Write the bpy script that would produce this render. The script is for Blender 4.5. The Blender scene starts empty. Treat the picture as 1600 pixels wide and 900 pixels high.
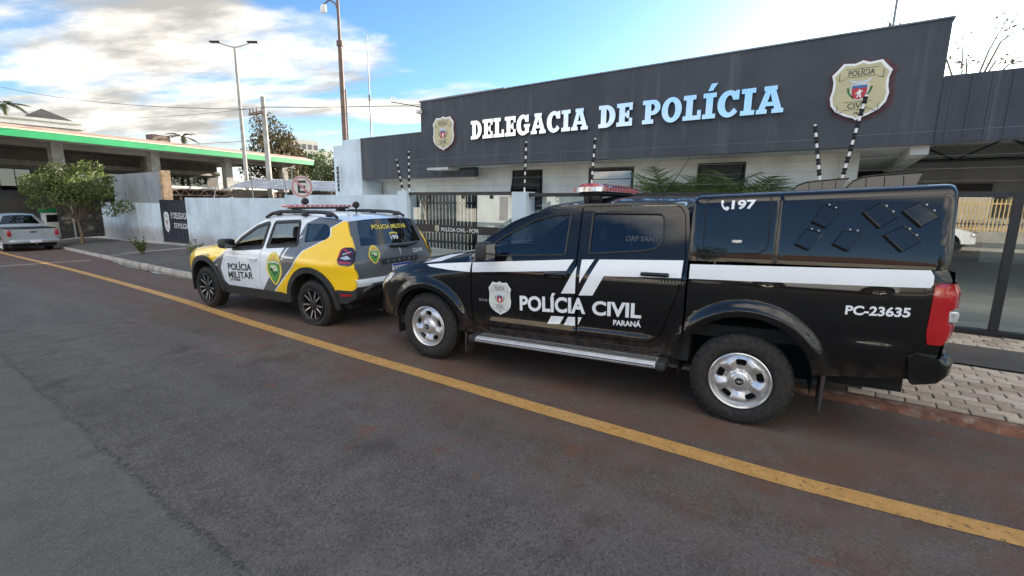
import bpy, bmesh, math, random
from mathutils import Vector, Matrix
from mathutils.geometry import delaunay_2d_cdt
R = math.radians
scene = bpy.context.scene
COL = scene.collection

# ------------------------------------------------------------------ camera
cam_data = bpy.data.cameras.new('camera')
cam_data.sensor_fit = 'HORIZONTAL'
cam_data.sensor_width = 36.0
cam_data.lens = 36.0 * 728.88 / 1600.0
cam_data.clip_start = 0.05
cam_data.clip_end = 3000
camera = bpy.data.objects.new('camera', cam_data)
COL.objects.link(camera)
_yaw, _pitch, _roll = 0.6109, 0.1821, 0.0096
_f = Vector((-math.sin(_yaw) * math.cos(_pitch), math.cos(_yaw) * math.cos(_pitch), -math.sin(_pitch)))
_r = Vector((math.cos(_yaw), math.sin(_yaw), 0))
_u = _r.cross(_f)
_r2 = _r * math.cos(_roll) + _u * math.sin(_roll)
_u2 = _r2.cross(_f)
camera.matrix_world = Matrix(((_r2.x, _u2.x, -_f.x, 0), (_r2.y, _u2.y, -_f.y, 0), (_r2.z, _u2.z, -_f.z, 1.7178), (0, 0, 0, 1)))
scene.camera = camera

# ------------------------------------------------------------------ light
SUN_EL, SUN_AZ = R(12.5), R(7.5)            # azimuth from +Y towards +X
sun_data = bpy.data.lights.new('sun', 'SUN')
sun_data.energy = 4.5
sun_data.angle = R(0.6)
sun_data.color = (1.0, 0.88, 0.72)
sun = bpy.data.objects.new('sun', sun_data)
COL.objects.link(sun)
_sd = Vector((math.sin(SUN_AZ) * math.cos(SUN_EL), math.cos(SUN_AZ) * math.cos(SUN_EL), math.sin(SUN_EL)))
sun.rotation_euler = _sd.to_track_quat('Z', 'Y').to_euler()
sun.location = _sd * 60

world = bpy.data.worlds.new('World')
scene.world = world
world.use_nodes = True
wn, wl = world.node_tree.nodes, world.node_tree.links
wn.clear()


def wnode(t, **kw):
    n = wn.new(t)
    for k, v in kw.items():
        setattr(n, k, v)
    return n


def wmath(op, a, b=None, c=None, clamp=False):
    n = wnode('ShaderNodeMath', operation=op, use_clamp=clamp)
    for i, v in enumerate((a, b, c)):
        if v is None:
            continue
        if isinstance(v, (int, float)):
            n.inputs[i].default_value = v
        else:
            wl.new(v, n.inputs[i])
    return n.outputs[0]


def build_sky():
    out = wnode('ShaderNodeOutputWorld')
    bg = wnode('ShaderNodeBackground')
    wl.new(bg.outputs[0], out.inputs[0])
    sky = wnode('ShaderNodeTexSky', sky_type='NISHITA')
    sky.sun_disc = False
    sky.sun_elevation = SUN_EL
    sky.sun_rotation = SUN_AZ
    sky.altitude = 600
    sky.air_density = 1.0
    sky.dust_density = 1.0
    sky.ozone_density = 1.6
    tc = wnode('ShaderNodeTexCoord')
    sep = wnode('ShaderNodeSeparateXYZ')
    wl.new(tc.outputs['Generated'], sep.inputs[0])
    x, y, z = sep.outputs
    zz = wmath('ADD', wmath('MAXIMUM', z, 0.0), 0.16)
    px = wmath('DIVIDE', x, zz)
    py = wmath('DIVIDE', y, zz)
    # cloud sheet seen in perspective, streets running along one direction
    ca, sa = math.cos(R(-28)), math.sin(R(-28))
    u = wmath('SUBTRACT', wmath('MULTIPLY', px, ca), wmath('MULTIPLY', py, sa))
    v = wmath('ADD', wmath('MULTIPLY', px, sa), wmath('MULTIPLY', py, ca))
    comb = wnode('ShaderNodeCombineXYZ')
    wl.new(wmath('MULTIPLY', u, 0.62), comb.inputs[0])
    wl.new(wmath('MULTIPLY', v, 1.25), comb.inputs[1])
    n1 = wnode('ShaderNodeTexNoise')
    n1.inputs['Scale'].default_value = 1.15
    n1.inputs['Detail'].default_value = 9
    n1.inputs['Roughness'].default_value = 0.56
    n1.inputs['Distortion'].default_value = 0.25
    wl.new(comb.outputs[0], n1.inputs['Vector'])
    # a bank of cloud lies to the west (-X), the sky opens to the east
    dotn = wmath('ADD', wmath('MULTIPLY', x, .467), wmath('MULTIPLY', z, .884))
    def sstep(v, a, b, lo, hi):
        n = wnode('ShaderNodeMapRange', interpolation_type='SMOOTHSTEP')
        wl.new(v, n.inputs['Value'])
        for k, val in zip(('From Min', 'From Max', 'To Min', 'To Max'), (a, b, lo, hi)):
            n.inputs[k].default_value = val
        return n.outputs[0]
    bias = wmath('ADD', sstep(dotn, -.17, .08, .075, -.24), sstep(dotn, .34, .62, 0, .27))
    bias = wmath('MINIMUM', wmath('ADD', bias, sstep(y, .10, -.30, 0, .15)), .19)  # extra cloud overhead and behind the camera, added to brighten the ambient light
    dens = wmath('ADD', n1.outputs[0], bias)
    ramp = wnode('ShaderNodeMapRange', interpolation_type='SMOOTHSTEP')
    ramp.inputs['From Min'].default_value = 0.505
    ramp.inputs['From Max'].default_value = 0.645
    wl.new(dens, ramp.inputs['Value'])
    mask = ramp.outputs[0]
    # thick parts of the cloud are greyer underneath
    n2 = wnode('ShaderNodeTexNoise')
    n2.inputs['Scale'].default_value = 1.9
    n2.inputs['Detail'].default_value = 7
    n2.inputs['Roughness'].default_value = 0.6
    wl.new(comb.outputs[0], n2.inputs['Vector'])
    shade = wnode('ShaderNodeMapRange', interpolation_type='SMOOTHSTEP')
    shade.inputs['From Min'].default_value = 0.40
    shade.inputs['From Max'].default_value = 0.62
    wl.new(n2.outputs[0], shade.inputs['Value'])
    cc = wnode('ShaderNodeMix', data_type='RGBA')
    cc.inputs[6].default_value = (3.75, 3.58, 3.25, 1)
    cc.inputs[7].default_value = (1.6, 1.56, 1.48, 1)
    wl.new(shade.outputs[0], cc.inputs[0])
    # clouds opposite the low sun, out of view, brightened for more ambient light
    lit = wnode('ShaderNodeMix', data_type='RGBA', blend_type='MULTIPLY')
    lit.inputs[0].default_value = 1.0
    wl.new(cc.outputs[2], lit.inputs[6])
    g = sstep(y, .25, -.35, 1.0, 2.25)
    cg = wnode('ShaderNodeCombineXYZ')
    for i in range(3):
        wl.new(g, cg.inputs[i])
    wl.new(cg.outputs[0], lit.inputs[7])
    cc = lit
    # bright haze just above the horizon
    hz = wnode('ShaderNodeMapRange', interpolation_type='SMOOTHSTEP')
    hz.inputs['From Min'].default_value = 0.20
    hz.inputs['From Max'].default_value = -0.02
    wl.new(z, hz.inputs['Value'])
    sk = wnode('ShaderNodeMix', data_type='RGBA', blend_type='MULTIPLY')
    sk.inputs[0].default_value = 1.0
    sk.inputs[7].default_value = SKY_TINT
    wl.new(sky.outputs[0], sk.inputs[6])
    m0 = wnode('ShaderNodeMix', data_type='RGBA')
    m0.inputs[7].default_value = (3.9, 3.75, 3.4, 1)
    wl.new(wmath('MULTIPLY', hz.outputs[0], 0.7), m0.inputs[0])
    wl.new(sk.outputs[2], m0.inputs[6])
    m1 = wnode('ShaderNodeMix', data_type='RGBA')
    wl.new(mask, m1.inputs[0])
    wl.new(m0.outputs[2], m1.inputs[6])
    wl.new(cc.outputs[2], m1.inputs[7])
    wl.new(m1.outputs[2], bg.inputs['Color'])
    bg.inputs['Strength'].default_value = 0.10


SKY_TINT = (.44, .62, .79, 1)
build_sky()
scene.view_settings.view_transform = 'Standard'
scene.view_settings.look = 'None'
scene.view_settings.exposure = 1.9
scene.view_settings.gamma = 1.0
scene.cycles.max_bounces = 8
scene.cycles.transparent_max_bounces = 12
scene.cycles.sample_clamp_indirect = 8.0


# ------------------------------------------------------------------ materials
class NT:
    """small wrapper to write node trees tersely"""
    def __init__(self, name):
        self.m = bpy.data.materials.new(name)
        self.m.use_nodes = True
        self.n, self.l = self.m.node_tree.nodes, self.m.node_tree.links
        self.b = self.n['Principled BSDF']
        self._obj = None

    def node(self, t, **kw):
        n = self.n.new(t)
        for k, v in kw.items():
            setattr(n, k, v)
        return n

    def put(self, sock, v):
        if isinstance(v, (int, float)):
            sock.default_value = v
        elif isinstance(v, tuple):
            sock.default_value = v if len(v) == 4 or len(sock.default_value) == 3 else (*v, 1)
        else:
            self.l.new(v, sock)

    def math(self, op, a, b=0.0, clamp=False):
        n = self.node('ShaderNodeMath', operation=op, use_clamp=clamp)
        self.put(n.inputs[0], a)
        self.put(n.inputs[1], b)
        return n.outputs[0]

    def mix(self, fac, a, b, blend='MIX'):
        n = self.node('ShaderNodeMix', data_type='RGBA', blend_type=blend)
        self.put(n.inputs[0], fac)
        self.put(n.inputs[6], a if not isinstance(a, tuple) else (*a[:3], 1))
        self.put(n.inputs[7], b if not isinstance(b, tuple) else (*b[:3], 1))
        return n.outputs[2]

    def coord(self, kind='Object'):
        if self._obj is None:
            self._obj = self.node('ShaderNodeTexCoord')
        return self._obj.outputs[kind]

    def geo(self):
        return self.node('ShaderNodeNewGeometry').outputs['Position']

    def scaled(self, vec, s):
        n = self.node('ShaderNodeMapping')
        self.l.new(vec, n.inputs[0])
        n.inputs['Scale'].default_value = s
        return n.outputs[0]

    def noise(self, scale, detail=4, rough=.55, vec=None, out=0):
        n = self.node('ShaderNodeTexNoise')
        n.inputs['Scale'].default_value = scale
        n.inputs['Detail'].default_value = detail
        n.inputs['Roughness'].default_value = rough
        self.l.new(vec if vec is not None else self.coord(), n.inputs['Vector'])
        return n.outputs[out]

    def ramp(self, v, a, b, lo=0.0, hi=1.0):
        n = self.node('ShaderNodeMapRange', interpolation_type='SMOOTHSTEP')
        self.put(n.inputs['Value'], v)
        for k, val in zip(('From Min', 'From Max', 'To Min', 'To Max'), (a, b, lo, hi)):
            n.inputs[k].default_value = val
        return n.outputs[0]

    def bump(self, h, strength, dist=.01):
        n = self.node('ShaderNodeBump')
        n.inputs['Strength'].default_value = strength
        n.inputs['Distance'].default_value = dist
        self.l.new(h, n.inputs['Height'])
        self.l.new(n.outputs[0], self.b.inputs['Normal'])

    def set(self, **kw):
        for k, v in kw.items():
            self.put(self.b.inputs[k.replace('_', ' ')], v)


MATS = {}


def mat(name, col, rough=.6, metal=0.0, var=.12, vs=3.0, bump=0.0, bs=80.0, coat=0.0, spec=.5, dirt=None):
    """painted / plain surface with blotchy value variation and fine relief"""
    if name in MATS:
        return MATS[name]
    t = NT(name)
    n = t.noise(vs, 6, .6)
    c = t.mix(t.ramp(n, .3, .7), tuple(max(0, x * (1 - var)) for x in col[:3]), tuple(min(1, x * (1 + var)) for x in col[:3]))
    if dirt:
        dcol, amt, ds = dirt
        d = t.ramp(t.noise(ds, 8, .68), .48, .75, 0, amt)
        c = t.mix(d, c, dcol)
    t.set(Base_Color=c, Roughness=rough, Metallic=metal, Coat_Weight=coat, Specular_IOR_Level=spec)
    t.b.inputs['Coat Roughness'].default_value = .03
    if bump:
        t.bump(t.noise(bs, 5, .6), bump, .006)
    MATS[name] = t.m
    return t.m


def emis(name, col, s=1.0):
    t = NT(name)
    t.set(Base_Color=(0, 0, 0), Emission_Color=col, Emission_Strength=s)
    MATS[name] = t.m
    return t.m


def glass(name, tint=(.8, .85, .85), alpha=.2, rough=.0):
    """thin sheet of glass: mirror-like by Fresnel, tinted see-through"""
    if name in MATS:
        return MATS[name]
    t = NT(name)
    t.n.remove(t.b)
    out = t.n['Material Output']
    tr = t.node('ShaderNodeBsdfTransparent')
    tr.inputs[0].default_value = (*tint, 1)
    gl = t.node('ShaderNodeBsdfGlossy')
    gl.inputs['Roughness'].default_value = rough
    gl.inputs['Color'].default_value = (1, 1, 1, 1)
    lw = t.node('ShaderNodeLayerWeight')
    lw.inputs['Blend'].default_value = .5
    fr = t.math('ADD', t.math('MULTIPLY', t.math('POWER', lw.outputs['Facing'], 5.0), .96), .04)
    mx = t.node('ShaderNodeMixShader')
    k = t.math('ADD', t.math('MULTIPLY', fr, 1.0 - alpha), alpha, True)
    t.l.new(k, mx.inputs[0])
    t.l.new(tr.outputs[0], mx.inputs[1])
    t.l.new(gl.outputs[0], mx.inputs[2])
    t.l.new(mx.outputs[0], out.inputs[0])
    MATS[name] = t.m
    return t.m


# ------------------------------------------------------------------ mesh builder
class MB:
    def __init__(self):
        self.v, self.f, self.mi, self.nr = [], [], [], {}
        self.cur = 0

    def add(self, verts, faces, mi=None, normals=None):
        o = len(self.v)
        self.v += [tuple(p) for p in verts]
        self.f += [tuple(i + o for i in f) for f in faces]
        self.mi += [self.cur if mi is None else mi] * len(faces)
        if normals:
            for i, n in enumerate(normals):
                self.nr[o + i] = n
        return self

    def box(self, x0, x1, y0, y1, z0, z1, mi=None, M=None):
        p = [(x, y, z) for z in (z0, z1) for y in (y0, y1) for x in (x0, x1)]
        if M is not None:
            p = [M @ Vector(a) for a in p]
        return self.add(p, [(0, 2, 3, 1), (4, 5, 7, 6), (0, 1, 5, 4), (2, 6, 7, 3), (0, 4, 6, 2), (1, 3, 7, 5)], mi)

    def rbox(self, x0, x1, y0, y1, z0, z1, r=.02, seg=2, mi=None, M=None):
        bm = bmesh.new()
        bmesh.ops.create_cube(bm, size=1)
        for v in bm.verts:
            v.co = Vector(((x0 + x1) / 2 + v.co.x * (x1 - x0), (y0 + y1) / 2 + v.co.y * (y1 - y0), (z0 + z1) / 2 + v.co.z * (z1 - z0)))
        bmesh.ops.bevel(bm, geom=bm.edges[:], offset=r, segments=seg, profile=.5, affect='EDGES')
        return self.bm(bm, mi, M)

    def bm(self, bm, mi=None, M=None):
        bm.verts.index_update()
        vs = [(M @ v.co if M is not None else v.co.copy()) for v in bm.verts]
        fs = [tuple(v.index for v in f.verts) for f in bm.faces]
        bm.free()
        return self.add(vs, fs, mi)

    def tube(self, pts, r, n=8, mi=None, caps=True, squash=None):
        pts = [Vector(p) for p in pts]
        rs = r if isinstance(r, (list, tuple)) else [r] * len(pts)
        vs, fs = [], []
        up = None
        for i, p in enumerate(pts):
            d = (pts[min(i + 1, len(pts) - 1)] - pts[max(i - 1, 0)])
            d = d.normalized() if d.length > 1e-9 else Vector((0, 0, 1))
            if up is None:
                up = d.orthogonal().normalized()
            a = (up - d * up.dot(d))
            a = a.normalized() if a.length > 1e-6 else d.orthogonal().normalized()
            up = a
            b = d.cross(a)
            for k in range(n):
                t = 2 * math.pi * k / n
                vs.append(p + (a * math.cos(t) + b * math.sin(t)) * rs[i])
        for i in range(len(pts) - 1):
            for k in range(n):
                k2 = (k + 1) % n
                fs.append((i * n + k, i * n + k2, (i + 1) * n + k2, (i + 1) * n + k))
        if caps:
            fs.append(tuple(range(n - 1, -1, -1)))
            fs.append(tuple(range((len(pts) - 1) * n, len(pts) * n)))
        return self.add(vs, fs, mi)

    def lathe(self, prof, n=32, M=None, mi=None, closed=False):
        """profile (radius, height) spun round the local z axis"""
        vs, fs = [], []
        for r, h in prof:
            for k in range(n):
                t = 2 * math.pi * k / n
                vs.append(Vector((r * math.cos(t), r * math.sin(t), h)))
        m = len(prof)
        for i in range(m - 1 if not closed else m):
            for k in range(n):
                k2, i2 = (k + 1) % n, (i + 1) % m
                fs.append((i * n + k, i * n + k2, i2 * n + k2, i2 * n + k))
        if M is not None:
            vs = [M @ v for v in vs]
        return self.add(vs, fs, mi)

    def prism(self, poly, d0, d1, axis='y', mi=None, M=None):
        """extrude a 2-D outline; axis y: poly is (x,z), axis z: (x,y), axis x: (y,z)"""
        def P(a, b, d):
            p = {'y': (a, d, b), 'z': (a, b, d), 'x': (d, a, b)}[axis]
            return M @ Vector(p) if M is not None else p
        n = len(poly)
        vs = [P(a, b, d0) for a, b in poly] + [P(a, b, d1) for a, b in poly]
        fs = [(i, (i + 1) % n, n + (i + 1) % n, n + i) for i in range(n)]
        fs += [tuple(range(n - 1, -1, -1)), tuple(range(n, 2 * n))]
        return self.add(vs, fs, mi)

    def grid(self, rows, mi=None, close_u=False, normals=None):
        nr, nc = len(rows), len(rows[0])
        fs = []
        for i in range(nr - 1):
            for j in range(nc if close_u else nc - 1):
                j2 = (j + 1) % nc
                fs.append((i * nc + j, i * nc + j2, (i + 1) * nc + j2, (i + 1) * nc + j))
        return self.add([p for r in rows for p in r], fs, mi, normals)

    def build(self, name, mats, parent=None, smooth=None, fix=True, M=None, mirror_y=False):
        me = bpy.data.meshes.new(name)
        v = [(p[0], -p[1], p[2]) for p in self.v] if mirror_y else self.v
        f = [tuple(reversed(q)) for q in self.f] if mirror_y else self.f
        me.from_pydata(v, [], f)
        for m in (mats if isinstance(mats, (list, tuple)) else [mats]):
            me.materials.append(m)
        me.polygons.foreach_set('material_index', self.mi)
        if fix and not self.nr:
            bm = bmesh.new()
            bm.from_mesh(me)
            bmesh.ops.remove_doubles(bm, verts=bm.verts, dist=1e-5)
            bmesh.ops.recalc_face_normals(bm, faces=bm.faces)
            bm.to_mesh(me)
            bm.free()
        if smooth is not None:
            me.polygons.foreach_set('use_smooth', [True] * len(me.polygons))
            if self.nr:
                s = -1 if mirror_y else 1
                nn = [(0, 0, 0)] * len(me.vertices)
                for i, n in self.nr.items():
                    nn[i] = (n[0], n[1] * s, n[2])
                me.normals_split_custom_set_from_vertices(nn)
            else:
                me.set_sharp_from_angle(angle=R(smooth))
        me.update()
        o = bpy.data.objects.new(name, me)
        COL.objects.link(o)
        if parent:
            o.parent = parent
        return o


def tag(o, label=None, cat=None, group=None, kind=None):
    if label:
        o['label'] = label
    if cat:
        o['category'] = cat
    if group:
        o['group'] = group
    if kind:
        o['kind'] = kind
    return o


def thing(name, label, cat, loc=(0, 0, 0), rz=0.0, group=None):
    o = bpy.data.objects.new(name, None)
    o.empty_display_size = .2
    COL.objects.link(o)
    o.location = loc
    o.rotation_euler = (0, 0, rz)
    return tag(o, label, cat, group)


def dup(root, parent=None):
    c = root.copy()
    COL.objects.link(c)
    c.parent = parent
    for ch in list(root.children):
        dup(ch, c)
    return c


def text_mesh(s, size=1.0, bold=0.0, shear=0.0, spacing=1.0, res=3, fit=None):
    """outline text -> (verts2d, faces); fit=(width,height) scales the ink box to it"""
    cu = bpy.data.curves.new('t', 'FONT')
    cu.body = s
    cu.size = size
    cu.offset = bold
    cu.shear = shear
    cu.space_character = spacing
    cu.resolution_u = res
    cu.fill_mode = 'FRONT'
    ob = bpy.data.objects.new('t', cu)
    COL.objects.link(ob)
    dg = bpy.context.evaluated_depsgraph_get()
    me = bpy.data.meshes.new_from_object(ob.evaluated_get(dg))
    vs = [(v.co.x, v.co.y) for v in me.vertices]
    fs = [tuple(p.vertices) for p in me.polygons]
    bpy.data.objects.remove(ob)
    bpy.data.curves.remove(cu)
    bpy.data.meshes.remove(me)
    x0, x1 = min(v[0] for v in vs), max(v[0] for v in vs)
    y0, y1 = min(v[1] for v in vs), max(v[1] for v in vs)
    if fit:
        sx, sy = fit[0] / (x1 - x0), fit[1] / (y1 - y0)
        vs = [((a - x0) * sx, (b - y0) * sy) for a, b in vs]
    return vs, fs


def inside(p, poly):
    x, y = p
    c = False
    j = len(poly) - 1
    for i in range(len(poly)):
        xi, yi = poly[i]
        xj, yj = poly[j]
        if (yi > y) != (yj > y) and x < (xj - xi) * (y - yi) / (yj - yi) + xi:
            c = not c
        j = i
    return c


def resample(poly, step):
    out = []
    n = len(poly)
    for i in range(n):
        a, b = Vector(poly[i]), Vector(poly[(i + 1) % n])
        k = max(1, int(math.ceil((b - a).length / step)))
        out += [tuple(a + (b - a) * (j / k)) for j in range(k)]
    return out


def round_poly(poly, r, seg=4):
    """round every corner; r is a number or one per corner"""
    out = []
    n = len(poly)
    for i in range(n):
        rr = r[i] if isinstance(r, (list, tuple)) else r
        p, a, b = Vector(poly[i]), Vector(poly[i - 1]), Vector(poly[(i + 1) % n])
        if rr <= 0:
            out.append(tuple(p))
            continue
        da, db = (a - p), (b - p)
        t = min(rr, da.length * .49, db.length * .49)
        s, e = p + da.normalized() * t, p + db.normalized() * t
        for k in range(seg + 1):
            u = k / seg
            out.append(tuple(s * (1 - u) ** 2 + p * 2 * u * (1 - u) + e * u * u))
    return out


def tri2d(outline, holes=(), step=.05, fill=True, extra=()):
    """triangulate an outline with holes; regular points inside keep the surface even"""
    loops = [resample(outline, step)] + [resample(h, step) for h in holes]
    vs, es = [], []
    for lp in loops:
        o = len(vs)
        vs += [Vector(p) for p in lp]
        es += [(o + i, o + (i + 1) % len(lp)) for i in range(len(lp))]
    for p in extra:
        if inside(p, outline) and not any(inside(p, h) for h in holes) and all((Vector(p) - q).length > .012 for q in vs):
            vs.append(Vector(p))
    if fill:
        x0, x1 = min(p[0] for p in outline), max(p[0] for p in outline)
        y0, y1 = min(p[1] for p in outline), max(p[1] for p in outline)
        nx, ny = int((x1 - x0) / step) + 1, int((y1 - y0) / step) + 1
        cell = {}
        for p in vs:
            cell.setdefault((int(p.x / step), int(p.y / step)), []).append(p)
        for i in range(nx):
            for j in range(ny):
                p = Vector((x0 + (i + .5) * step, y0 + (j + .5) * step))
                if not inside(p, outline) or any(inside(p, h) for h in holes):
                    continue
                ci, cj = int(p.x / step), int(p.y / step)
                if any((q - p).length < step * .45 for a in (-1, 0, 1) for b in (-1, 0, 1) for q in cell.get((ci + a, cj + b), ())):
                    continue
                vs.append(p)
    r = delaunay_2d_cdt(vs, es, [], 0, 1e-6)
    V = [(p.x, p.y) for p in r[0]]
    F = []
    for f in r[2]:
        c = (sum(V[i][0] for i in f) / len(f), sum(V[i][1] for i in f) / len(f))
        if inside(c, outline) and not any(inside(c, h) for h in holes):
            F.append(tuple(f))
    return V, F, loops


def pl(x, pts):
    """piecewise-linear"""
    if x <= pts[0][0]:
        return pts[0][1]
    for (a, fa), (b, fb) in zip(pts, pts[1:]):
        if x <= b:
            return fa + (fb - fa) * (x - a) / (b - a)
    return pts[-1][1]


def sp(x, pts):
    """smooth monotone curve through points (cubic Hermite, limited slopes)"""
    n = len(pts)
    if x <= pts[0][0]:
        return pts[0][1]
    if x >= pts[-1][0]:
        return pts[-1][1]
    d = [(pts[i + 1][1] - pts[i][1]) / (pts[i + 1][0] - pts[i][0]) for i in range(n - 1)]
    i = max(k for k in range(n - 1) if pts[k][0] <= x)

    def m(k):
        if k == 0:
            return d[0]
        if k == n - 1:
            return d[-1]
        return 0.0 if d[k - 1] * d[k] <= 0 else 2 * d[k - 1] * d[k] / (d[k - 1] + d[k])
    h = pts[i + 1][0] - pts[i][0]
    t = (x - pts[i][0]) / h
    return ((2 * t ** 3 - 3 * t ** 2 + 1) * pts[i][1] + (t ** 3 - 2 * t ** 2 + t) * h * m(i)
            + (-2 * t ** 3 + 3 * t ** 2) * pts[i + 1][1] + (t ** 3 - t ** 2) * h * m(i + 1))


def gz(X):
    """height of the street along its length: level here, falling to the left, rising far away"""
    a = -X - 4.5
    z = -.0285 * (a if a > 3 else (0 if a < -3 else (a + 3) ** 2 / 12))
    if X < -38:
        b = -X - 38
        z += .0285 * min(b, 400) * min(1, b / 12) + .045 * max(0, min(b, 120) - 10)
    return z
# ================================================================== materials of the setting
def m_asphalt():
    t = NT('asphalt')
    p = t.geo()
    agg = t.node('ShaderNodeTexVoronoi')
    agg.inputs['Scale'].default_value = 90
    t.l.new(p, agg.inputs['Vector'])
    rnd = t.node('ShaderNodeSeparateColor')
    t.l.new(agg.outputs['Color'], rnd.inputs[0])
    fine = t.noise(190, 3, .75, p)
    big = t.noise(.55, 6, .62, p)
    mid = t.noise(4.5, 7, .68, p)
    c = t.mix(t.ramp(big, .3, .72), (.102, .089, .080), (.146, .131, .120))
    c = t.mix(t.ramp(mid, .38, .66, 0, .8), c, (.080, .070, .063))
    # single stones of the wearing course, pale and dark
    c = t.mix(t.ramp(rnd.outputs[0], .76, .98, 0, .5), c, (.205, .185, .168))
    c = t.mix(t.ramp(rnd.outputs[1], .62, .92, 0, .6), c, (.040, .036, .033))
    c = t.mix(t.ramp(fine, .52, .68, 0, .6), c, (.042, .038, .035))
    # scattered pale stones
    sp_ = t.node('ShaderNodeTexVoronoi')
    sp_.inputs['Scale'].default_value = 26
    t.l.new(p, sp_.inputs['Vector'])
    c = t.mix(t.ramp(sp_.outputs['Distance'], .07, .045, 0, .6), c, (.30, .28, .26))
    # stripes of wear along the driving direction
    wear = t.noise(1.0, 5, .6, t.scaled(p, (.14, 1.6, 1)))
    c = t.mix(t.ramp(wear, .42, .68, 0, .40), c, (.150, .138, .128))
    oil = t.noise(1.7, 4, .55, p)
    c = t.mix(t.ramp(oil, .60, .70, 0, .55), c, (.050, .043, .039))
    c = t.mix(t.ramp(t.noise(14, 5, .7, p), .60, .74, 0, .5), c, (.052, .045, .040))
    sep = t.node('ShaderNodeSeparateXYZ')
    t.l.new(p, sep.inputs[0])
    X, Y = sep.outputs[0], sep.outputs[1]
    # red earth tracked into the parking lane and splashed over the road
    lane = t.ramp(t.math('ADD', Y, t.math('MULTIPLY', t.noise(1.1, 5, .6, p), 2.2)), 2.9, 4.7, 0, 1)
    lane = t.math('MULTIPLY', lane, t.ramp(t.noise(2.2, 6, .65, p), .30, .72, .15, .85))
    c = t.mix(lane, c, (.125, .064, .044))
    spots = t.noise(3.1, 2, .4, p)
    near = t.ramp(Y, 1.3, 2.3, 0, 1)
    sp2 = t.math('MULTIPLY', t.math('MULTIPLY', t.ramp(spots, .66, .72, 0, .8), near), t.ramp(t.noise(40, 3, .6, p), .35, .6))
    c = t.mix(sp2, c, (.17, .062, .034))
    # open longitudinal joint in the paving
    jy = t.math('ADD', Y, t.math('MULTIPLY', t.math('SUBTRACT', t.noise(1.7, 5, .7, p), .5), .16))
    dist = t.math('ABSOLUTE', t.math('SUBTRACT', jy, .84))
    crumb = t.noise(36, 3, .7, p)
    jm = t.math('MULTIPLY', t.ramp(dist, .042, .006, 0, 1), t.ramp(crumb, .46, .60, 0, 1))
    c = t.mix(t.math('MULTIPLY', jm, .6), c, (.025, .023, .021))
    side = t.ramp(Y, .80, .88, 1, 0)
    c = t.mix(t.math('MULTIPLY', side, .30), c, (.145, .138, .120))
    t.set(Base_Color=c, Roughness=t.ramp(big, .3, .7, .78, .93), Specular_IOR_Level=.35)
    h = t.math('ADD', t.math('MULTIPLY', agg.outputs['Distance'], -.55), t.math('MULTIPLY', fine, .45))
    h = t.math('ADD', h, t.math('MULTIPLY', jm, -1.2))
    t.bump(h, .8, .008)
    return t.m


def m_line():
    t = NT('yellow_road_paint')
    p = t.geo()
    fine = t.noise(150, 4, .7, p)
    mid = t.noise(9, 6, .7, p)
    big = t.noise(.7, 4, .6, p)
    c = t.mix(t.ramp(mid, .3, .7), (.46, .245, .062), (.56, .325, .11))
    c = t.mix(t.ramp(big, .5, .72, 0, .5), c, (.50, .36, .20))
    hole = t.math('ADD', t.ramp(fine, .55, .66, 0, .85), t.ramp(t.noise(22, 6, .78, p), .55, .66, 0, .9), True)
    c = t.mix(hole, c, (.06, .05, .045))
    t.set(Base_Color=c, Roughness=.8)
    t.bump(t.math('SUBTRACT', fine, hole), .5, .004)
    return t.m


def m_streak(name, col, streak=(.5, .45, .4), amt=.35, rough=.75, vs=(1.2, 1.2, .12), bump=.25, course=None, splash=0):
    """weathered wall paint: run marks down the face, blotches, roller texture"""
    t = NT(name)
    p = t.geo()
    run = t.noise(2.6, 6, .65, t.scaled(p, vs))
    blot = t.noise(1.3, 6, .6, p)
    fine = t.noise(70, 4, .6, p)
    c = t.mix(t.ramp(blot, .3, .7), tuple(x * .86 for x in col), tuple(min(1, x * 1.10) for x in col))
    c = t.mix(t.ramp(run, .50, .72, 0, amt), c, streak)
    c = t.mix(t.ramp(fine, .5, .8, 0, .22), c, tuple(x * .7 for x in col))
    if splash:
        sz = t.node('ShaderNodeSeparateXYZ')
        t.l.new(p, sz.inputs[0])
        zz = t.math('ADD', sz.outputs[2], t.math('MULTIPLY', t.noise(2.2, 7, .7, p), -.9))
        c = t.mix(t.ramp(zz, .12, -.55, 0, splash), c, (.22, .14, .10))
    t.set(Base_Color=c, Roughness=rough, Specular_IOR_Level=.35)
    h = fine
    if course:
        br = t.node('ShaderNodeTexBrick')
        br.inputs['Scale'].default_value = 1
        br.inputs['Brick Width'].default_value = course[0]
        br.inputs['Row Height'].default_value = course[1]
        br.inputs['Mortar Size'].default_value = .007
        br.inputs['Mortar Smooth'].default_value = .4
        mp = t.node('ShaderNodeMapping')
        mp.inputs['Rotation'].default_value = (R(90), 0, 0)
        t.l.new(p, mp.inputs[0])
        t.l.new(mp.outputs[0], br.inputs['Vector'])
        h = t.math('ADD', t.math('MULTIPLY', fine, .25), t.math('MULTIPLY', br.outputs['Fac'], -1.0))
    t.bump(h, bump, .01)
    return t.m


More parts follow.
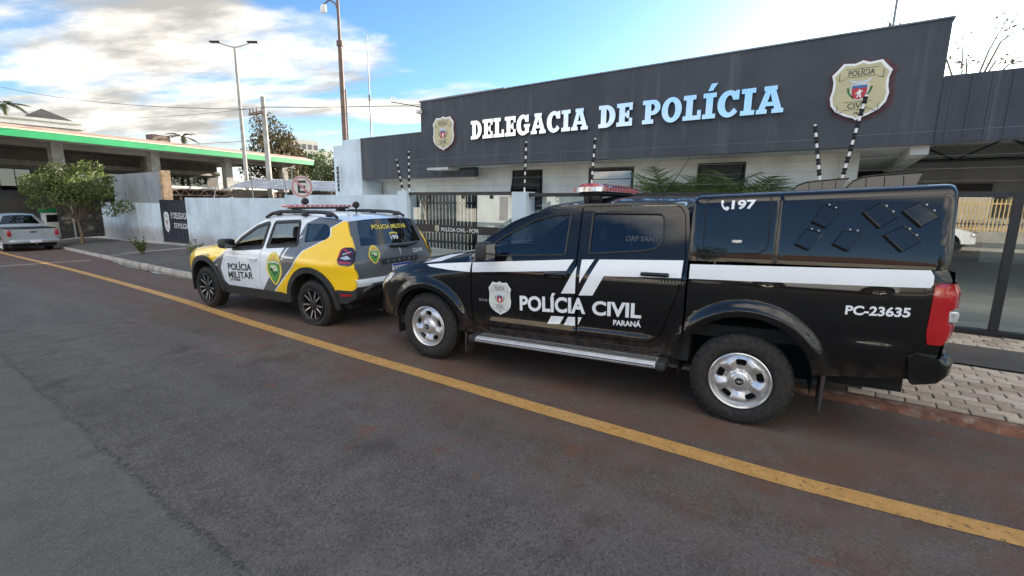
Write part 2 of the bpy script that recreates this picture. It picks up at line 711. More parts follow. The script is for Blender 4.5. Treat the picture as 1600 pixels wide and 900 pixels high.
ASPHALT, LINE = m_asphalt(), m_line()
NAVY = m_streak('navy_wall_paint', (.052, .059, .072), (.115, .117, .124), .6, .62, (1.3, 1.3, .10), .22)
WALLW = m_streak('white_wall_paint', (.74, .74, .70), (.55, .55, .51), .4, .8, (1.6, 1.6, .2), .3, (.4, .2))
BLUEW = m_streak('pale_blue_wall_paint', (.60, .70, .77), (.46, .52, .56), .22, .8, (2.2, 2.2, .16), .3, None, .6)
SIDINGW = m_streak('pale_block_paint', (.55, .64, .71), (.40, .46, .50), .35, .8, (1.6, 1.6, .2), .5, (.6, .2))
ROUGHC = m_streak('raw_render', (.30, .32, .33), (.12, .12, .12), .7, .92, (1.5, 1.5, .25), .8)
CONC = mat('concrete', (.30, .29, .27), .88, var=.2, vs=2.2, bump=.4, bs=45, dirt=((.13, .11, .09), .6, 3.5))
CONCF = mat('smooth_floor_concrete', (.40, .395, .37), .38, var=.14, vs=1.1, bump=.05, bs=30)
SIDEW = mat('worn_sidewalk_asphalt', (.085, .078, .072), .92, var=.25, vs=1.2, bump=.6, bs=60, dirt=((.13, .075, .05), .55, 1.6))
KERB = mat('kerb_concrete', (.36, .34, .31), .9, var=.25, vs=5, bump=.5, bs=50, dirt=((.17, .07, .045), .95, 2.3))
KERBR = mat('kerb_red_soil', (.16, .075, .050), .95, var=.4, vs=9, bump=.8, bs=70, dirt=((.34, .30, .26), .9, 7))
EARTH = mat('scrubby_earth', (.105, .085, .052), .95, var=.3, vs=.6, bump=.6, bs=20, dirt=((.06, .075, .03), .9, .5))
BLACKM = mat('black_steel_paint', (.012, .013, .016), .38, var=.25, vs=8)
GREYM = mat('grey_steel', (.20, .20, .21), .55, metal=.6, var=.2, vs=6)
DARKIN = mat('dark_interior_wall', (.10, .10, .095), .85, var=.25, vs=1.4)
WHITEP = mat('white_paint', (.78, .79, .79), .45, var=.05, vs=6)
BLACKR = mat('black_rubber', (.014, .014, .015), .75, var=.3, vs=20, bump=.2, bs=120)
GLASSF = glass('fence_glass', (.84, .88, .87), .07)
GLASSW = glass('window_glass', (.25, .28, .28), .10)
CHROME = NT('polished_steel')
CHROME.set(Base_Color=(.60, .62, .64), Metallic=1.0, Roughness=CHROME.ramp(CHROME.noise(5, 5, .6), .3, .8, .14, .28))
CHROME.bump(CHROME.noise(2.2, 3, .5), .035, .05)
CHROME = CHROME.m

# ================================================================== ground, road, kerb, pavement
def ky(X):
    return pl(-X, [(-80, 4.86), (-1, 4.88), (13, 4.88), (19, 5.24), (25, 5.64), (31, 6.05), (37.5, 6.6), (80, 10.0), (200, 20)])


def drop(X):      # lowered kerb in front of the gates
    return sp(X, [(-11.2, .10), (-9.9, .025), (-.75, .025), (.15, .055), (1.5, .065)])


def walk_z(X, Y):
    k = min(1, max(0, (Y - ky(X)) / (8.05 - ky(X))))
    e = sp(k, [(0, 0), (.38, .62), (1, 1)])
    return (gz(X) + drop(X)) * (1 - e) + (gz(X) * .8 + .15) * e


xs = [-400, -250, -200, -150, -120, -100] + [-90 + 4 * i for i in range(13)] + [-40 + i for i in range(55)] + [16, 20, 30, 60, 120, 250, 400]
mb = MB()
mb.grid([[(x, y, gz(x) - .06 + (0 if abs(y) < 60 else .02 * (abs(y) - 60) if abs(y) < 200 else 2.8)) for x in xs] for y in (-400, -200, -120, -60, -30, -12, 0, 4, 12, 30, 60, 120, 200, 400)])
tag(mb.build('ground', EARTH, smooth=60), kind='structure')
mb = MB()
rx = [x for x in xs if -200 <= x <= 120]
mb.grid([[(x, -9.4 + (ky(x) + .03 + 9.4) * k / 6, gz(x)) for x in rx] for k in range(7)])
road = tag(mb.build('road', ASPHALT, smooth=60), kind='structure')
mb = MB()   # side street running off beyond the tree
mb.grid([[(x, y, gz(x) + .004) for x in range(-56, -36)] for y in (5.0, 8, 12, 20, 40, 80)])
tag(mb.build('side_street', ASPHALT, smooth=60), kind='structure')

top = [(-60, 5.1), (-40, 4.35), (-28.8, 3.99), (-20.4, 3.88), (-13.8, 3.70), (-9.84, 3.53), (-6.97, 3.34), (-4.0, 3.25), (-2.26, 3.25), (-1.08, 3.27), (-.22, 3.29), (.44, 3.35), (1.0, 3.42), (3, 3.62), (8, 4.0)]
mb = MB()
lx = [-60 + i for i in range(48)] + [-12 + .25 * i for i in range(81)]
mb.grid([[(x, sp(x, top) - w * .165, gz(x) + .004) for x in lx] for w in (1, 0)])
o = mb.build('lane_line', LINE, road, smooth=60)

mb = MB()
sx = [-37.5 + .5 * i for i in range(74)] + [-.5 + .25 * i for i in range(3)]
mb.grid([[(x, ky(x) + .11 + (8.3 - ky(x) - .11) * k / 10, walk_z(x, ky(x) + .11 + (8.3 - ky(x) - .11) * k / 10)) for x in sx] for k in range(11)])
pave = tag(mb.build('sidewalk', SIDEW, smooth=60), kind='structure')
mb = MB()
sx2 = [-.0 + .4 * i for i in range(40)]
mb.grid([[(x, ky(x) + .11 + (8.3 - ky(x) - .11) * k / 10, walk_z(x, ky(x) + .11 + (8.3 - ky(x) - .11) * k / 10) - .014) for x in sx2] for k in range(11)])
mb.build('sidewalk_bed', mat('paver_joint_soil', (.075, .052, .040), .95, var=.4, vs=6, bump=.5, bs=50), pave, smooth=60)
mb = MB()   # asphalt band crossing the paved part
mb.grid([[(x, y, walk_z(x, y) + .004) for x in sx2] for y in (6.42, 6.7, 7.0, 7.28)])
mb.build('asphalt_band', SIDEW, pave, smooth=60)
# kerb stones
rng = random.Random(3)
mb, mr = MB(), MB()
x = -37.5
while x < 30:
    L = .98 if x < 14 else 4
    for b in (mb if x < -.6 else mr,):
        y0, y1 = ky(x), ky(x + L)
        za, zb = gz(x) + drop(x), gz(x + L) + drop(x + L)
        j = rng.uniform(-.006, .006)
        pr = lambda xx, yy, z, g: [(xx, yy - .015 + j, g - .05), (xx, yy + j, z - .022), (xx, yy + .022 + j, z), (xx, yy + .118, z + .003), (xx, yy + .118, g - .05)]
        b.grid([pr(x + .001, y0, za, gz(x)), pr(x + L / 2, (y0 + y1) / 2, (za + zb) / 2 + rng.uniform(-.004, .004), gz(x + L / 2)), pr(x + L - .001, y1, zb, gz(x + L))])
    x += L
tag(mb.build('kerb', KERB, smooth=40), kind='structure')
tag(mr.build('kerb', KERBR, smooth=40), kind='structure')
# paving bricks: the nearest ones one by one, the rest joined
PAVER = [mat('paver_a', (.42, .345, .27), .9, var=.2, vs=9, bump=.5, bs=70, dirt=((.16, .09, .06), .7, 3)), mat('paver_b', (.34, .285, .225), .9, var=.2, vs=9, bump=.5, bs=70, dirt=((.15, .08, .055), .75, 3.5)), mat('paver_c', (.48, .41, .33), .9, var=.2, vs=9, bump=.5, bs=70, dirt=((.17, .10, .07), .6, 2.6))]
bl_, bw_ = .205, .103
proto = []
for m in PAVER:
    b = MB()
    b.rbox(-bl_ / 2 + .004, bl_ / 2 - .004, -bw_ / 2 + .004, bw_ / 2 - .004, -.05, 0, .006, 1)
    ob = b.build('paving_brick', m, pave, smooth=30)
    proto.append(ob)
spots = []
for zone in ((5.04, 6.40), (7.30, 8.00)):
    r_ = 0
    y = zone[0] + bw_ / 2
    while y < zone[1] - bw_ / 2 + .02:
        x = .10 + (bl_ / 2 if r_ % 2 else 0)
        while x < 4.6:
            if not (x < .45 and y < 5.35 and rng.random() < .55):
                spots.append((x, y))
            x += bl_
        y += bw_
        r_ += 1
spots.sort(key=lambda s: s[0] * .9 + s[1] * .55 + (0 if s[0] > .2 else 0))
rest = MB()
for i, (x, y) in enumerate(spots):
    z = walk_z(x, y) + rng.uniform(-.004, .004)
    rot = (rng.gauss(0, .012), rng.gauss(0, .012), rng.gauss(0, .02))
    if i < 298:
        k = rng.randrange(3)
        ob = proto[k] if i < 3 and False else proto[k].copy()
        COL.objects.link(ob)
        ob.location = (x, y, z)
        ob.rotation_euler = rot
    else:
        from mathutils import Euler
        M = Matrix.Translation((x, y, z)) @ Euler(rot).to_matrix().to_4x4()
        rest.box(-bl_ / 2 + .004, bl_ / 2 - .004, -bw_ / 2 + .004, bw_ / 2 - .004, -.05, 0, rng.randrange(3), M)
for ob in proto:
    bpy.data.objects.remove(ob)
tag(rest.build('paving_bricks_beyond', PAVER, pave), kind='stuff')
# yard behind the street front
mb = MB()
mb.grid([[(x, y, gz(x) * .8 + .155) for x in [-37 + i for i in range(54)]] for y in (8.3, 10, 14, 20, 30)])
tag(mb.build('yard', CONCF, smooth=60), kind='structure')
# opposite pavement
mb = MB()
mb.grid([[(x, y, gz(x) + .13) for x in rx] for y in (-9.4, -11.5, -13.5)])
mb.grid([[(x, -9.4, gz(x) + z) for x in rx] for z in (-.05, .13)])
tag(mb.build('far_sidewalk', CONC, smooth=30), kind='structure')

# ================================================================== police station
FY = 11.0
station = thing('police_station', 'long single-storey police station with dark navy fascia and white walls', 'building', (0, 0, .155))


def part(name, m, par, *boxes, smooth=None, off=(0, 0, 0)):
    b = MB()
    for bx in boxes:
        b.box(*bx)
    o = b.build(name, m, par, smooth=smooth)
    o.location = off
    return o


DZ = -.155
zoff = (0, 0, DZ)
part('fascia', NAVY, station, (-11.29, 1.12, FY, FY + .22, 2.78, 4.77), off=zoff)
part('parapet_cap', GREYM, station, (-11.33, -8.0, FY - .03, FY + .27, 4.773, 4.815), (-7.99, 1.15, FY - .02, FY + .25, 4.773, 4.80), off=zoff)
part('side_parapet', NAVY, station, (-11.29, -11.09, FY + .223, 19, 3.4, 4.77), (.92, 1.12, FY + .223, 19, 2.79, 4.77), off=zoff)
part('left_fascia', NAVY, station, (-15.1, -11.30, 11.6, 11.8, 2.5, 3.98), (-11.28, -9.6, 11.6, 11.8, 2.5, 3.3), off=zoff)
part('left_parapet_cap', GREYM, station, (-15.12, -11.31, 11.58, 11.83, 3.982, 4.01), off=zoff)
part('carport_fascia', m_streak('navy_corrugated', (.046, .052, .072), (.11, .11, .12), .6, .6, (2.2, 2.2, .06), .3), station, (1.125, 14, FY - .01, FY + .10, 2.785, 3.87), off=zoff)
b = MB()      # vertical ribs of the carport sheet
for i in range(54):
    x = 1.24 + i * .24
    b.box(x, x + .03, FY - .022, FY - .0105, 2.79, 3.865)
o = b.build('sheet_rib', MATS.get('x') or NAVY, station)
o.location = zoff
SOFF = mat('soffit_plaster', (.62, .62, .59), .85, var=.12, vs=1.5, dirt=((.25, .24, .22), .5, 1.2))
part('soffit', SOFF, station, (-11.28, 1.0, FY + .01, 12.2, 2.785, 2.84), (-15.0, -10.1, 11.81, 12.6, 2.505, 2.56), off=zoff)
part('roof_slab', CONC, station, (-11.05, .9, FY + .23, 19, 3.9, 4.05), (-15.0, -11.3, 11.82, 19, 3.3, 3.45), (1.13, 14, FY + .11, 19, 3.55, 3.62), off=zoff)
# front wall with its window openings
WY = 12.2
wins = [(-8.59, -7.47, 1.15, 2.69), (-5.97, -4.65, 1.15, 2.68), (-3.05, -1.97, 1.25, 2.69)]
b = MB()
xs_ = [-10.08]
for w in wins:
    b.box(xs_[-1], w[0], WY, WY + .2, .1, 2.784)
    b.box(w[0], w[1], WY, WY + .2, .1, w[2])
    b.box(w[0], w[1], WY, WY + .2, w[3], 2.784)
    xs_.append(w[1])
b.box(xs_[-1], -.12, WY, WY + .2, .1, 2.784)
b.box(-10.08, -9.88, WY + .2, 12.6, .1, 2.784)
o = b.build('front_wall', WALLW, station)
o.location = zoff
part('left_wall', WALLW, station, (-16.2, -10.09, 12.6, 12.8, -.2, 2.5), off=zoff)
part('garage_side_wall', WALLW, station, (-.32, -.12, WY + .203, 19, .1, 2.9), off=zoff)
part('corner_column', SOFF, station, (-.16, .14, 12.06, WY - .003, .1, 2.78), off=zoff)
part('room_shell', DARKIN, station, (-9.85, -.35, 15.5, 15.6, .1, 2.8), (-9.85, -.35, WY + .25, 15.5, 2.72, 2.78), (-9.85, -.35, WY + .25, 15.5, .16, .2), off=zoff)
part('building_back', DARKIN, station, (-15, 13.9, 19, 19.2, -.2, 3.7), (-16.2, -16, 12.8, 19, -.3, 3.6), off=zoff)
part('garage_ceiling', SOFF, station, (.93, 13.9, FY + .12, 15.2, 3.40, 3.46), (-.1, .9, WY, 18.9, 2.79, 2.85), off=zoff)
part('garage_beam', SOFF, station, (.85, 1.11, FY + .23, 18.9, 2.62, 2.784), (1.13, 13.9, 15.25, 15.45, 3.12, 3.4), off=zoff)
part('garage_wall', m_streak('grey_inner_wall', (.50, .50, .47), (.36, .36, .33), .4, .85), station, (1.12, 13.9, 18.6, 18.8, .1, 3.6), (9.5, 9.7, 15, 18.6, .1, 3.4), off=zoff)
part('garage_door', BLACKM, station, (1.9, 3.3, 18.52, 18.59, .16, 2.35), off=zoff)
part('garage_door', BLACKM, station, (4.6, 6.8, 18.52, 18.59, .16, 2.45), off=zoff)
part('garage_pillar', SOFF, station, (3.7, 4.0, 15.25, 15.5, .1, 3.12), (8.2, 8.5, 15.25, 15.5, .1, 3.12), off=zoff)
b = MB()
for (xa, za, xb, zb, r) in [(1.15, 2.76, 13.8, 2.76, .035), (1.15, 3.2, 13.8, 3.2, .03)] + [(1.15 + .8 * i, 2.76 if i % 2 else 3.2, 1.95 + .8 * i, 3.2 if i % 2 else 2.76, .022) for i in range(15)]:
    b.tube([(xa, 14.9, za), (xb, 14.9, zb)], r, 6)
o = b.build('roof_truss', BLACKM, station)
o.location = zoff
# windows
for i, (x0, x1, z0, z1) in enumerate(wins):
    w = MB()
    t_ = .045
    for bx in ((x0, x0 + t_, z0, z1), (x1 - t_, x1, z0, z1), (x0 + t_, x1 - t_, z1 - t_, z1), (x0 + t_, x1 - t_, z0, z0 + t_), ((x0 + x1) / 2 - .02, (x0 + x1) / 2 + .02, z0 + t_, z0 + .6)):
        w.box(bx[0], bx[1], WY + .05, WY + .12, bx[2], bx[3])
    w.box(x0 + t_, x1 - t_, WY + .055, WY + .115, z0 + .6, z0 + .64)
    wo = w.build('window', BLACKM, station)
    wo.location = zoff
    g = MB()
    g.box(x0 + t_, x1 - t_, WY + .08, WY + .09, z0 + t_, z0 + .6)
    g.build('pane', GLASSW, wo)
    # upper sash, tilted outwards from its top edge
    a = (.30, .05, .34)[i]
    M = Matrix.Translation((0, WY + .06, z1 - .05)) @ Matrix.Rotation(-a, 4, 'X')
    s = MB()
    H = z1 - z0 - .72
    for bx in ((x0 + .05, x0 + .085, -H, 0), (x1 - .085, x1 - .05, -H, 0), (x0 + .085, x1 - .085, -.035, 0), (x0 + .085, x1 - .085, -H, -H + .035)):
        s.box(bx[0], bx[1], -.03, .0, bx[2], bx[3], None, M)
    for k in (1, 2):
        s.box(x0 + .085, x1 - .085, -.02, -.005, -H * k / 3 - .012, -H * k / 3 + .012, None, M)
    s.build('sash', BLACKM, wo)
    g = MB()
    g.box(x0 + .085, x1 - .085, -.018, -.012, -H + .035, -.035, None, M)
    g.build('pane', glass('sash_glass', (.5, .54, .53), .22) if i == 2 else GLASSW, wo)
    sl = MB()
    sl.box(x0 - .04, x1 + .04, WY - .05, WY + .03, z0 - .05, z0 - .003)
    sl.build('sill', CONC, wo)
part('eave_shade', SOFF, station, (-11.1, -10.2, 11.03, 11.58, 2.70, 2.78), off=zoff)


def flat_text(name, s, x0, z0, w, h, y, m, par=None, bold=0.0, depth=.004, shear=0.0, spacing=1.0, tilt=0.0):
    """raised or printed lettering on a face looking towards -Y"""
    vs, fs = text_mesh(s, 1, bold, shear, spacing, 4, (w, h))
    b = MB()
    n = len(vs)
    b.add([(x0 + a, y - depth, z0 + c + a * tilt) for a, c in vs], fs)
    return b.build(name, m, par, fix=False)


GOLD = mat('cream_enamel', (.50, .45, .26), .4, var=.08, vs=4)
INK = mat('black_ink', (.02, .02, .02), .5, var=.1)
REDP = mat('red_enamel', (.42, .03, .035), .4, var=.1)
BLUEP = mat('blue_enamel', (.05, .13, .33), .4, var=.1)
GREENP = mat('green_enamel', (.04, .17, .05), .45, var=.2, vs=20)
SILV = mat('silver_grey_enamel', (.55, .60, .66), .4, var=.1)
SH = [(0, .5), (.12, .455), (.32, .475), (.41, .37), (.5, .28), (.46, .15), (.465, .0), (.495, -.12), (.465, -.27), (.36, -.40), (.18, -.49), (.05, -.53), (0, -.57)]
SHIELD = [(x, z) for x, z in SH] + [(-x, z) for x, z in reversed(SH[1:-1])]


def shield_layers(field, rim):
    """layers of the station's shield badge in a unit box: (outline or (verts,faces), depth level, material)"""
    L = [(SHIELD, 0, rim), ([(x * .905, z * .915 - .004) for x, z in SHIELD], 1, field)]

    def tx(s, x0, x1, z0, z1, bold=.012):
        vs, fs = text_mesh(s, 1, bold, 0, 1.0, 3, (x1 - x0, z1 - z0))
        return ([(a + x0, c + z0) for a, c in vs], fs)
    # ribbons
    for zc, w in ((.285, .27), (-.305, .25)):
        for pts in ([(-w, zc - .075), (w, zc - .075), (w, zc - .067), (-w, zc - .067)], [(-w, zc + .067), (w, zc + .067), (w, zc + .075), (-w, zc + .075)],
                    [(-w - .1, zc - .13), (-w, zc - .1), (-w, zc - .09), (-w - .1, zc - .12)], [(w, zc - .1), (w + .1, zc - .13), (w + .1, zc - .12), (w, zc - .09)],
                    [(-w - .1, zc - .13), (-w - .09, zc - .13), (-w - .09, zc + .02), (-w - .1, zc + .02)], [(w + .09, zc - .13), (w + .1, zc - .13), (w + .1, zc + .02), (w + .09, zc + .02)]):
            L.append((pts, 2, INK))
    L.append((tx('POLÍCIA', -.22, .22, .235, .355), 2, INK))
    L.append((tx('CIVIL', -.17, .17, -.355, -.255), 2, INK))
    L.append((tx('PR', -.045, .045, -.465, -.42), 2, INK))
    # arms: escutcheon with blue chief, red field and white reaper, laurel either side, bird above
    esc = [(-.13, .06), (.13, .06), (.13, -.07), (.11, -.13), (.06, -.175), (0, -.2), (-.06, -.175), (-.11, -.13), (-.13, -.07)]
    L.append(([(x * 1.13, (z + .06) * 1.1 - .06) for x, z in esc], 2, WHITEP))
    L.append((esc, 3, REDP))
    L.append(([(-.13, .06), (.13, .06), (.13, .005), (.07, .02), (.02, .0), (-.04, .02), (-.13, .0)], 4, BLUEP))
    L.append(([(-.035, -.16), (-.01, -.16), (0, -.1), (.015, -.16), (.045, -.16), (.025, -.08), (.06, -.05), (.05, -.035), (.02, -.05), (.02, -.02), (-.01, -.02), (-.015, -.05), (-.06, -.085), (-.055, -.1), (-.015, -.085)], 4, WHITEP))
    for s in (-1, 1):
        for k in range(6):
            a = -.02 - k * .033
            cx = s * (.185 - .004 * k * k)
            L.append(([(cx, a + .0), (cx + s * .035, a + .03), (cx + s * .02, a + .055), (cx - s * .02, a + .028)], 2, GREENP))
        L.append(([(0, .10), (s * .05, .135), (s * .12, .15), (s * .2, .175), (s * .13, .105), (s * .06, .085), (0, .075)], 2, SILV))
    L.append(([(-.025, .075), (.025, .075), (.02, .13), (.0, .155), (-.02, .13)], 3, SILV))
    return L


def put_layers(name, L, mapf, size, par, step=0, base=0.0, each=False):
    """each layer becomes a face set lifted by its level; all one mesh per material"""
    by = {}
    for shp, lv, m in L:
        b = by.setdefault(len(by) if each else m.name, (MB(), m))[0]
        if isinstance(shp, tuple):
            vs, fs = shp
        else:
            vs, fs, _ = tri2d(shp, (), step or 9, fill=bool(step))
        b.add([mapf(a * size, c * size, base + lv) for a, c in vs], fs)
    out = []
    for k, (b, m) in by.items():
        out.append(b.build(name, m, par, fix=False))
    return out


def wall_badge(label, cx, cz, w, h):
    t = thing('police_badge', label, 'badge', (cx, FY, cz), 0, 'shield badges on the station fascia')
    b = MB()
    b.prism([(x * w, z * h) for x, z in SHIELD], -.055, -.02, 'y')
    b.build('shield_plate', WHITEP, t, smooth=30)
    b = MB()
    for s in (-1, 1):
        for zz in (.2, -.25):
            b.box(s * w * .3 - .02, s * w * .3 + .02, -.021, .001, zz * h - .02, zz * h + .02)
    b.build('standoff', GREYM, t)
    L = [l for l in shield_layers(GOLD, WHITEP)][1:]
    put_layers('shield_face', L, lambda a, c, lv: (a * w, -.056 - .003 * lv, c * h), 1, t, each=True)
    # dull red border on the wall behind the badge, slightly larger
    b = MB()
    v, f, _ = tri2d([(x * w * 1.16 + .02, z * h * 1.12 - .02) for x, z in SHIELD], (), 9, fill=False)
    b.add([(a, -.004, c) for a, c in v], f)
    b.build('red_border', mat('dull_red_border', (.075, .030, .038), .7, var=.3, vs=6), t, fix=False)
    return t


wall_badge('smaller looking far shield badge left of the chrome letters on the navy fascia', -10.29, 3.79, .86, .93)
wall_badge('large cream shield badge at the right end of the navy fascia', -.02, 3.80, .88, .96)

# ------------------------------------------------------------------ chrome slab-serif letters
def arc(cx, cy, rx, ry, a0, a1, n=14):
    return [(cx + rx * math.cos(R(a0 + (a1 - a0) * i / n)), cy + ry * math.sin(R(a0 + (a1 - a0) * i / n))) for i in range(n + 1)]


GL = {
    'I': (.5, [(0, 0), (.5, 0), (.5, .18), (.38, .18), (.38, .82), (.5, .82), (.5, 1), (0, 1), (0, .82), (.12, .82), (.12, .18), (0, .18)], []),
    'L': (.72, [(0, 0), (.72, 0), (.72, .38), (.57, .38), (.57, .18), (.38, .18), (.38, .82), (.5, .82), (.5, 1), (0, 1), (0, .82), (.12, .82), (.12, .18), (0, .18)], []),
    'E': (.72, [(0, 0), (.72, 0), (.72, .34), (.57, .34), (.57, .18), (.38, .18), (.38, .42), (.46, .42), (.46, .34), (.58, .34), (.58, .66), (.46, .66), (.46, .58), (.38, .58), (.38, .82), (.57, .82), (.57, .68), (.72, .68), (.72, 1), (0, 1), (0, .82), (.12, .82), (.12, .18), (0, .18)], []),
    'D': (.80, [(0, 0), (.36, 0)] + arc(.36, .5, .44, .5, -80, 80) + [(.36, 1), (0, 1), (0, .82), (.11, .82), (.11, .18), (0, .18)], [[(.37, .18)] + arc(.36, .5, .17, .32, -80, 80, 10) + [(.37, .82)]]),
    'P': (.78, [(0, 0), (.5, 0), (.5, .18), (.38, .18), (.38, .36)] + arc(.44, .68, .34, .32, -85, 85) + [(.42, 1), (0, 1), (0, .82), (.12, .82), (.12, .18), (0, .18)], [[(.38, .53)] + arc(.41, .68, .13, .15, -85, 85, 8) + [(.38, .83)]]),
    'O': (.84, arc(.42, .5, .42, .52, 0, 352, 30), [arc(.42, .5, .155, .33, 0, 350, 22)]),
    'C': (.80, arc(.42, .5, .42, .52, 62, 322, 26) + [(.62, .33)] + arc(.44, .5, .165, .33, 305, 72, 18) + [(.58, .64), (.78, .64), (.78, 1.0), (.66, 1.0), (.63, .95)], []),
    'G': (.86, arc(.42, .5, .42, .52, 62, 300, 26) + [(.80, .12), (.80, .38), (.86, .38), (.86, .53), (.48, .53), (.48, .38), (.56, .38), (.56, .22)] + arc(.44, .5, .165, .33, 288, 72, 18) + [(.58, .64), (.78, .64), (.78, 1.0), (.66, 1.0), (.63, .95)], []),
    'A': (.92, [(0, 0), (.37, 0), (.37, .16), (.29, .16), (.32, .27), (.58, .27), (.61, .16), (.53, .16), (.53, 0), (.92, 0), (.92, .16), (.85, .16), (.62, .84), (.66, .84), (.66, 1), (.22, 1), (.22, .84), (.28, .84), (.07, .16), (0, .16)], [[(.365, .42), (.53, .42), (.448, .73)]]),
}
ACC = [(.16, 1.08), (.34, 1.08), (.52, 1.36), (.28, 1.36)]


def letter(ch, x0, z0, sx, sz, y, par):
    w, out, holes = GL['I' if ch == 'Í' else ch]
    b = MB()
    shapes = [(out, holes)] + ([(ACC, [])] if ch == 'Í' else [])
    for o_, h_ in shapes:
        v, f, loops = tri2d(o_, h_, 9, fill=False)
        P = lambda a, c, d: (x0 + a * sx + c * sz * .0, y - d, z0 + c * sz)
        b.add([P(a, c, .075) for a, c in v], f)
        b.add([P(a, c, .030) for a, c in v], [tuple(reversed(q)) for q in f])
        for lp in loops:
            n = len(lp)
            b.add([P(a, c, .075) for a, c in lp] + [P(a, c, .030) for a, c in lp], [(i, (i + 1) % n, n + (i + 1) % n, n + i) for i in range(n)])
    b.box(x0 + w * sx * .3 - .01, x0 + w * sx * .3 + .01, y - .031, y + .001, z0 + .3 * sz, z0 + .34 * sz)
    return b.build('letter', CHROME, par)


sign = thing('sign_lettering', 'chrome slab-serif letters reading DELEGACIA DE POLÍCIA on the navy fascia', 'sign', (0, 0, 0))
for word, xa, xb in (('DELEGACIA', -9.17, -5.41), ('DE', -5.13, -4.28), ('POLÍCIA', -4.04, -1.20)):
    tot = sum(GL['I' if c == 'Í' else c][0] for c in word) + .06 * (len(word) - 1)
    k = (xb - xa) / tot
    x = xa
    for c in word:
        letter(c, x, 3.505, k, .515, FY, sign)
        x += (GL['I' if c == 'Í' else c][0] + .06) * k
flat = flat_text('house_number', '363', -4.45, 2.24, .40, .13, WY, WHITEP, None, .01, .012)
tag(flat, 'small white house number 363 on the station wall', 'number')
# side block, poles on the roof, aerials
blk = thing('firewall_block', 'pale blue painted block wall at the left end of the station', 'wall', (-16, 11.6, 0))
part('wall_block', SIDINGW, blk, (-.20, .89, -.03, .9, -.3, 4.0), (-.82, -.203, -.01, .9, -.3, 3.82))
# ================================================================== street front: walls, gates, glass fence
FN = 8.05
def wz(X):
    return gz(X) * .8 + .15


def run_wall(name, label, xa, xb, top, y, m, posts, th=.14, cap=.02, panel=None):
    t = thing(name, label, 'wall', ((xa + xb) / 2, y, wz((xa + xb) / 2)))
    L = Matrix.Translation(-t.location)
    b = MB()
    n = max(1, int((xb - xa) / 1.0))
    for i in range(n):
        x0, x1 = xa + (xb - xa) * i / n, xa + (xb - xa) * (i + 1) / n
        b.add([L @ Vector(p) for p in [(x0, y, wz(x0) - .3), (x1, y, wz(x1) - .3), (x1, y, top), (x0, y, top), (x0, y + th, wz(x0) - .3), (x1, y + th, wz(x1) - .3), (x1, y + th, top), (x0, y + th, top)]],
              [(0, 1, 2, 3), (5, 4, 7, 6), (3, 2, 6, 7)] + ([(4, 0, 3, 7)] if i == 0 else []) + ([(1, 5, 6, 2)] if i == n - 1 else []))
    b.build('wall_face', m, t)
    for px, pw in posts:
        b = MB()
        b.rbox(px - pw / 2, px + pw / 2, y - .035, y + th + .02, wz(px) - .3, top + cap, .008, 1, None, L)
        b.build('pilaster', m, t)
    if cap:
        b = MB()
        b.box(xa - .01, xb + .01, y - .03, y + th + .03, top + .002, top + .035, None, L)
        b.build('coping', m, t)
    return t


run_wall('boundary_wall', 'pale blue street wall right behind the yellow and white police car', -14.25, -9.04, 1.87, FN, BLUEW, [(-14.2, .16), (-12.5, .10), (-10.8, .10)], cap=.0)
run_wall('boundary_wall', 'slightly lower pale blue street wall between dark gate and police car', -21.65, -14.28, 1.77, FN, BLUEW, [(-21.55, .2), (-19.7, .12), (-17.9, .12), (-16.1, .12)], cap=.0)
run_wall('boundary_wall', 'pale blue lower wall left of the dark lettered gate', -36.2, -27.3, 1.50, 9.0, BLUEW, [(-27.45, .22), (-30.3, .16), (-33.3, .16)], cap=0)
t = thing('rendered_wall', 'tall rough grey rendered wall rising behind the low pale blue wall', 'wall', (-30.5, 9.25, 0))
part('wall_face', ROUGHC, t, (-4.0, 3.2, 0, .18, -.8, 3.03))
part('wall_end', mat('bare_brick_end', (.36, .25, .16), .9, var=.3, vs=6, bump=.6), t, (3.203, 3.52, -.12, .25, -.8, 3.06))
# lettered sliding gate
g = thing('sheet_gate', 'dark navy sheet metal gate with white shield and stencilled lettering', 'gate', (-25.6, 9.0, wz(-25.6)))
GATEP = mat('navy_gate_paint', (.016, .020, .032), .5, var=.3, vs=5)
gt = 1.62 - wz(-25.6)
part('gate_sheet', GATEP, g, (-1.66, 1.62, 0, .04, .03, gt))
b = MB()
for k in range(9):
    b.box(-1.6 + k * .4, -1.57 + k * .4, -.012, -.001, .05, gt - .05)
b.build('gate_rib', GATEP, g)
part('gate_frame', BLACKM, g, (-1.66, 1.62, -.02, .06, gt, gt + .05), (-1.66, 1.62, -.02, .06, -.02, .03))
put_layers('gate_badge', [l for l in shield_layers(WHITEP, WHITEP)], lambda a, c, lv: (-.98 + a * .62, -.014 - .002 * lv, .98 + c * .95), 1, g, each=True)
flat_text('gate_lettering', '5ª DELEGACIA', -.42, 1.14, 1.85, .28, -.012, WHITEP, g, .012)
flat_text('gate_lettering', 'DE POLÍCIA', -.15, .70, 1.5, .30, -.012, WHITEP, g, .012)

# ------------------------------------------------------------------ glass fence with steel rails
fence = thing('glass_fence', 'frameless glass street fence with black rails between white posts', 'fence', (-3, FN, .15))
fz = -.15


def fpart(name, m, *boxes):
    b = MB()
    for x0, x1, y0, y1, z0, z1 in boxes:
        b.box(x0 + 3, x1 + 3, y0, y1, z0 + fz, z1 + fz)
    return b.build(name, m, fence)


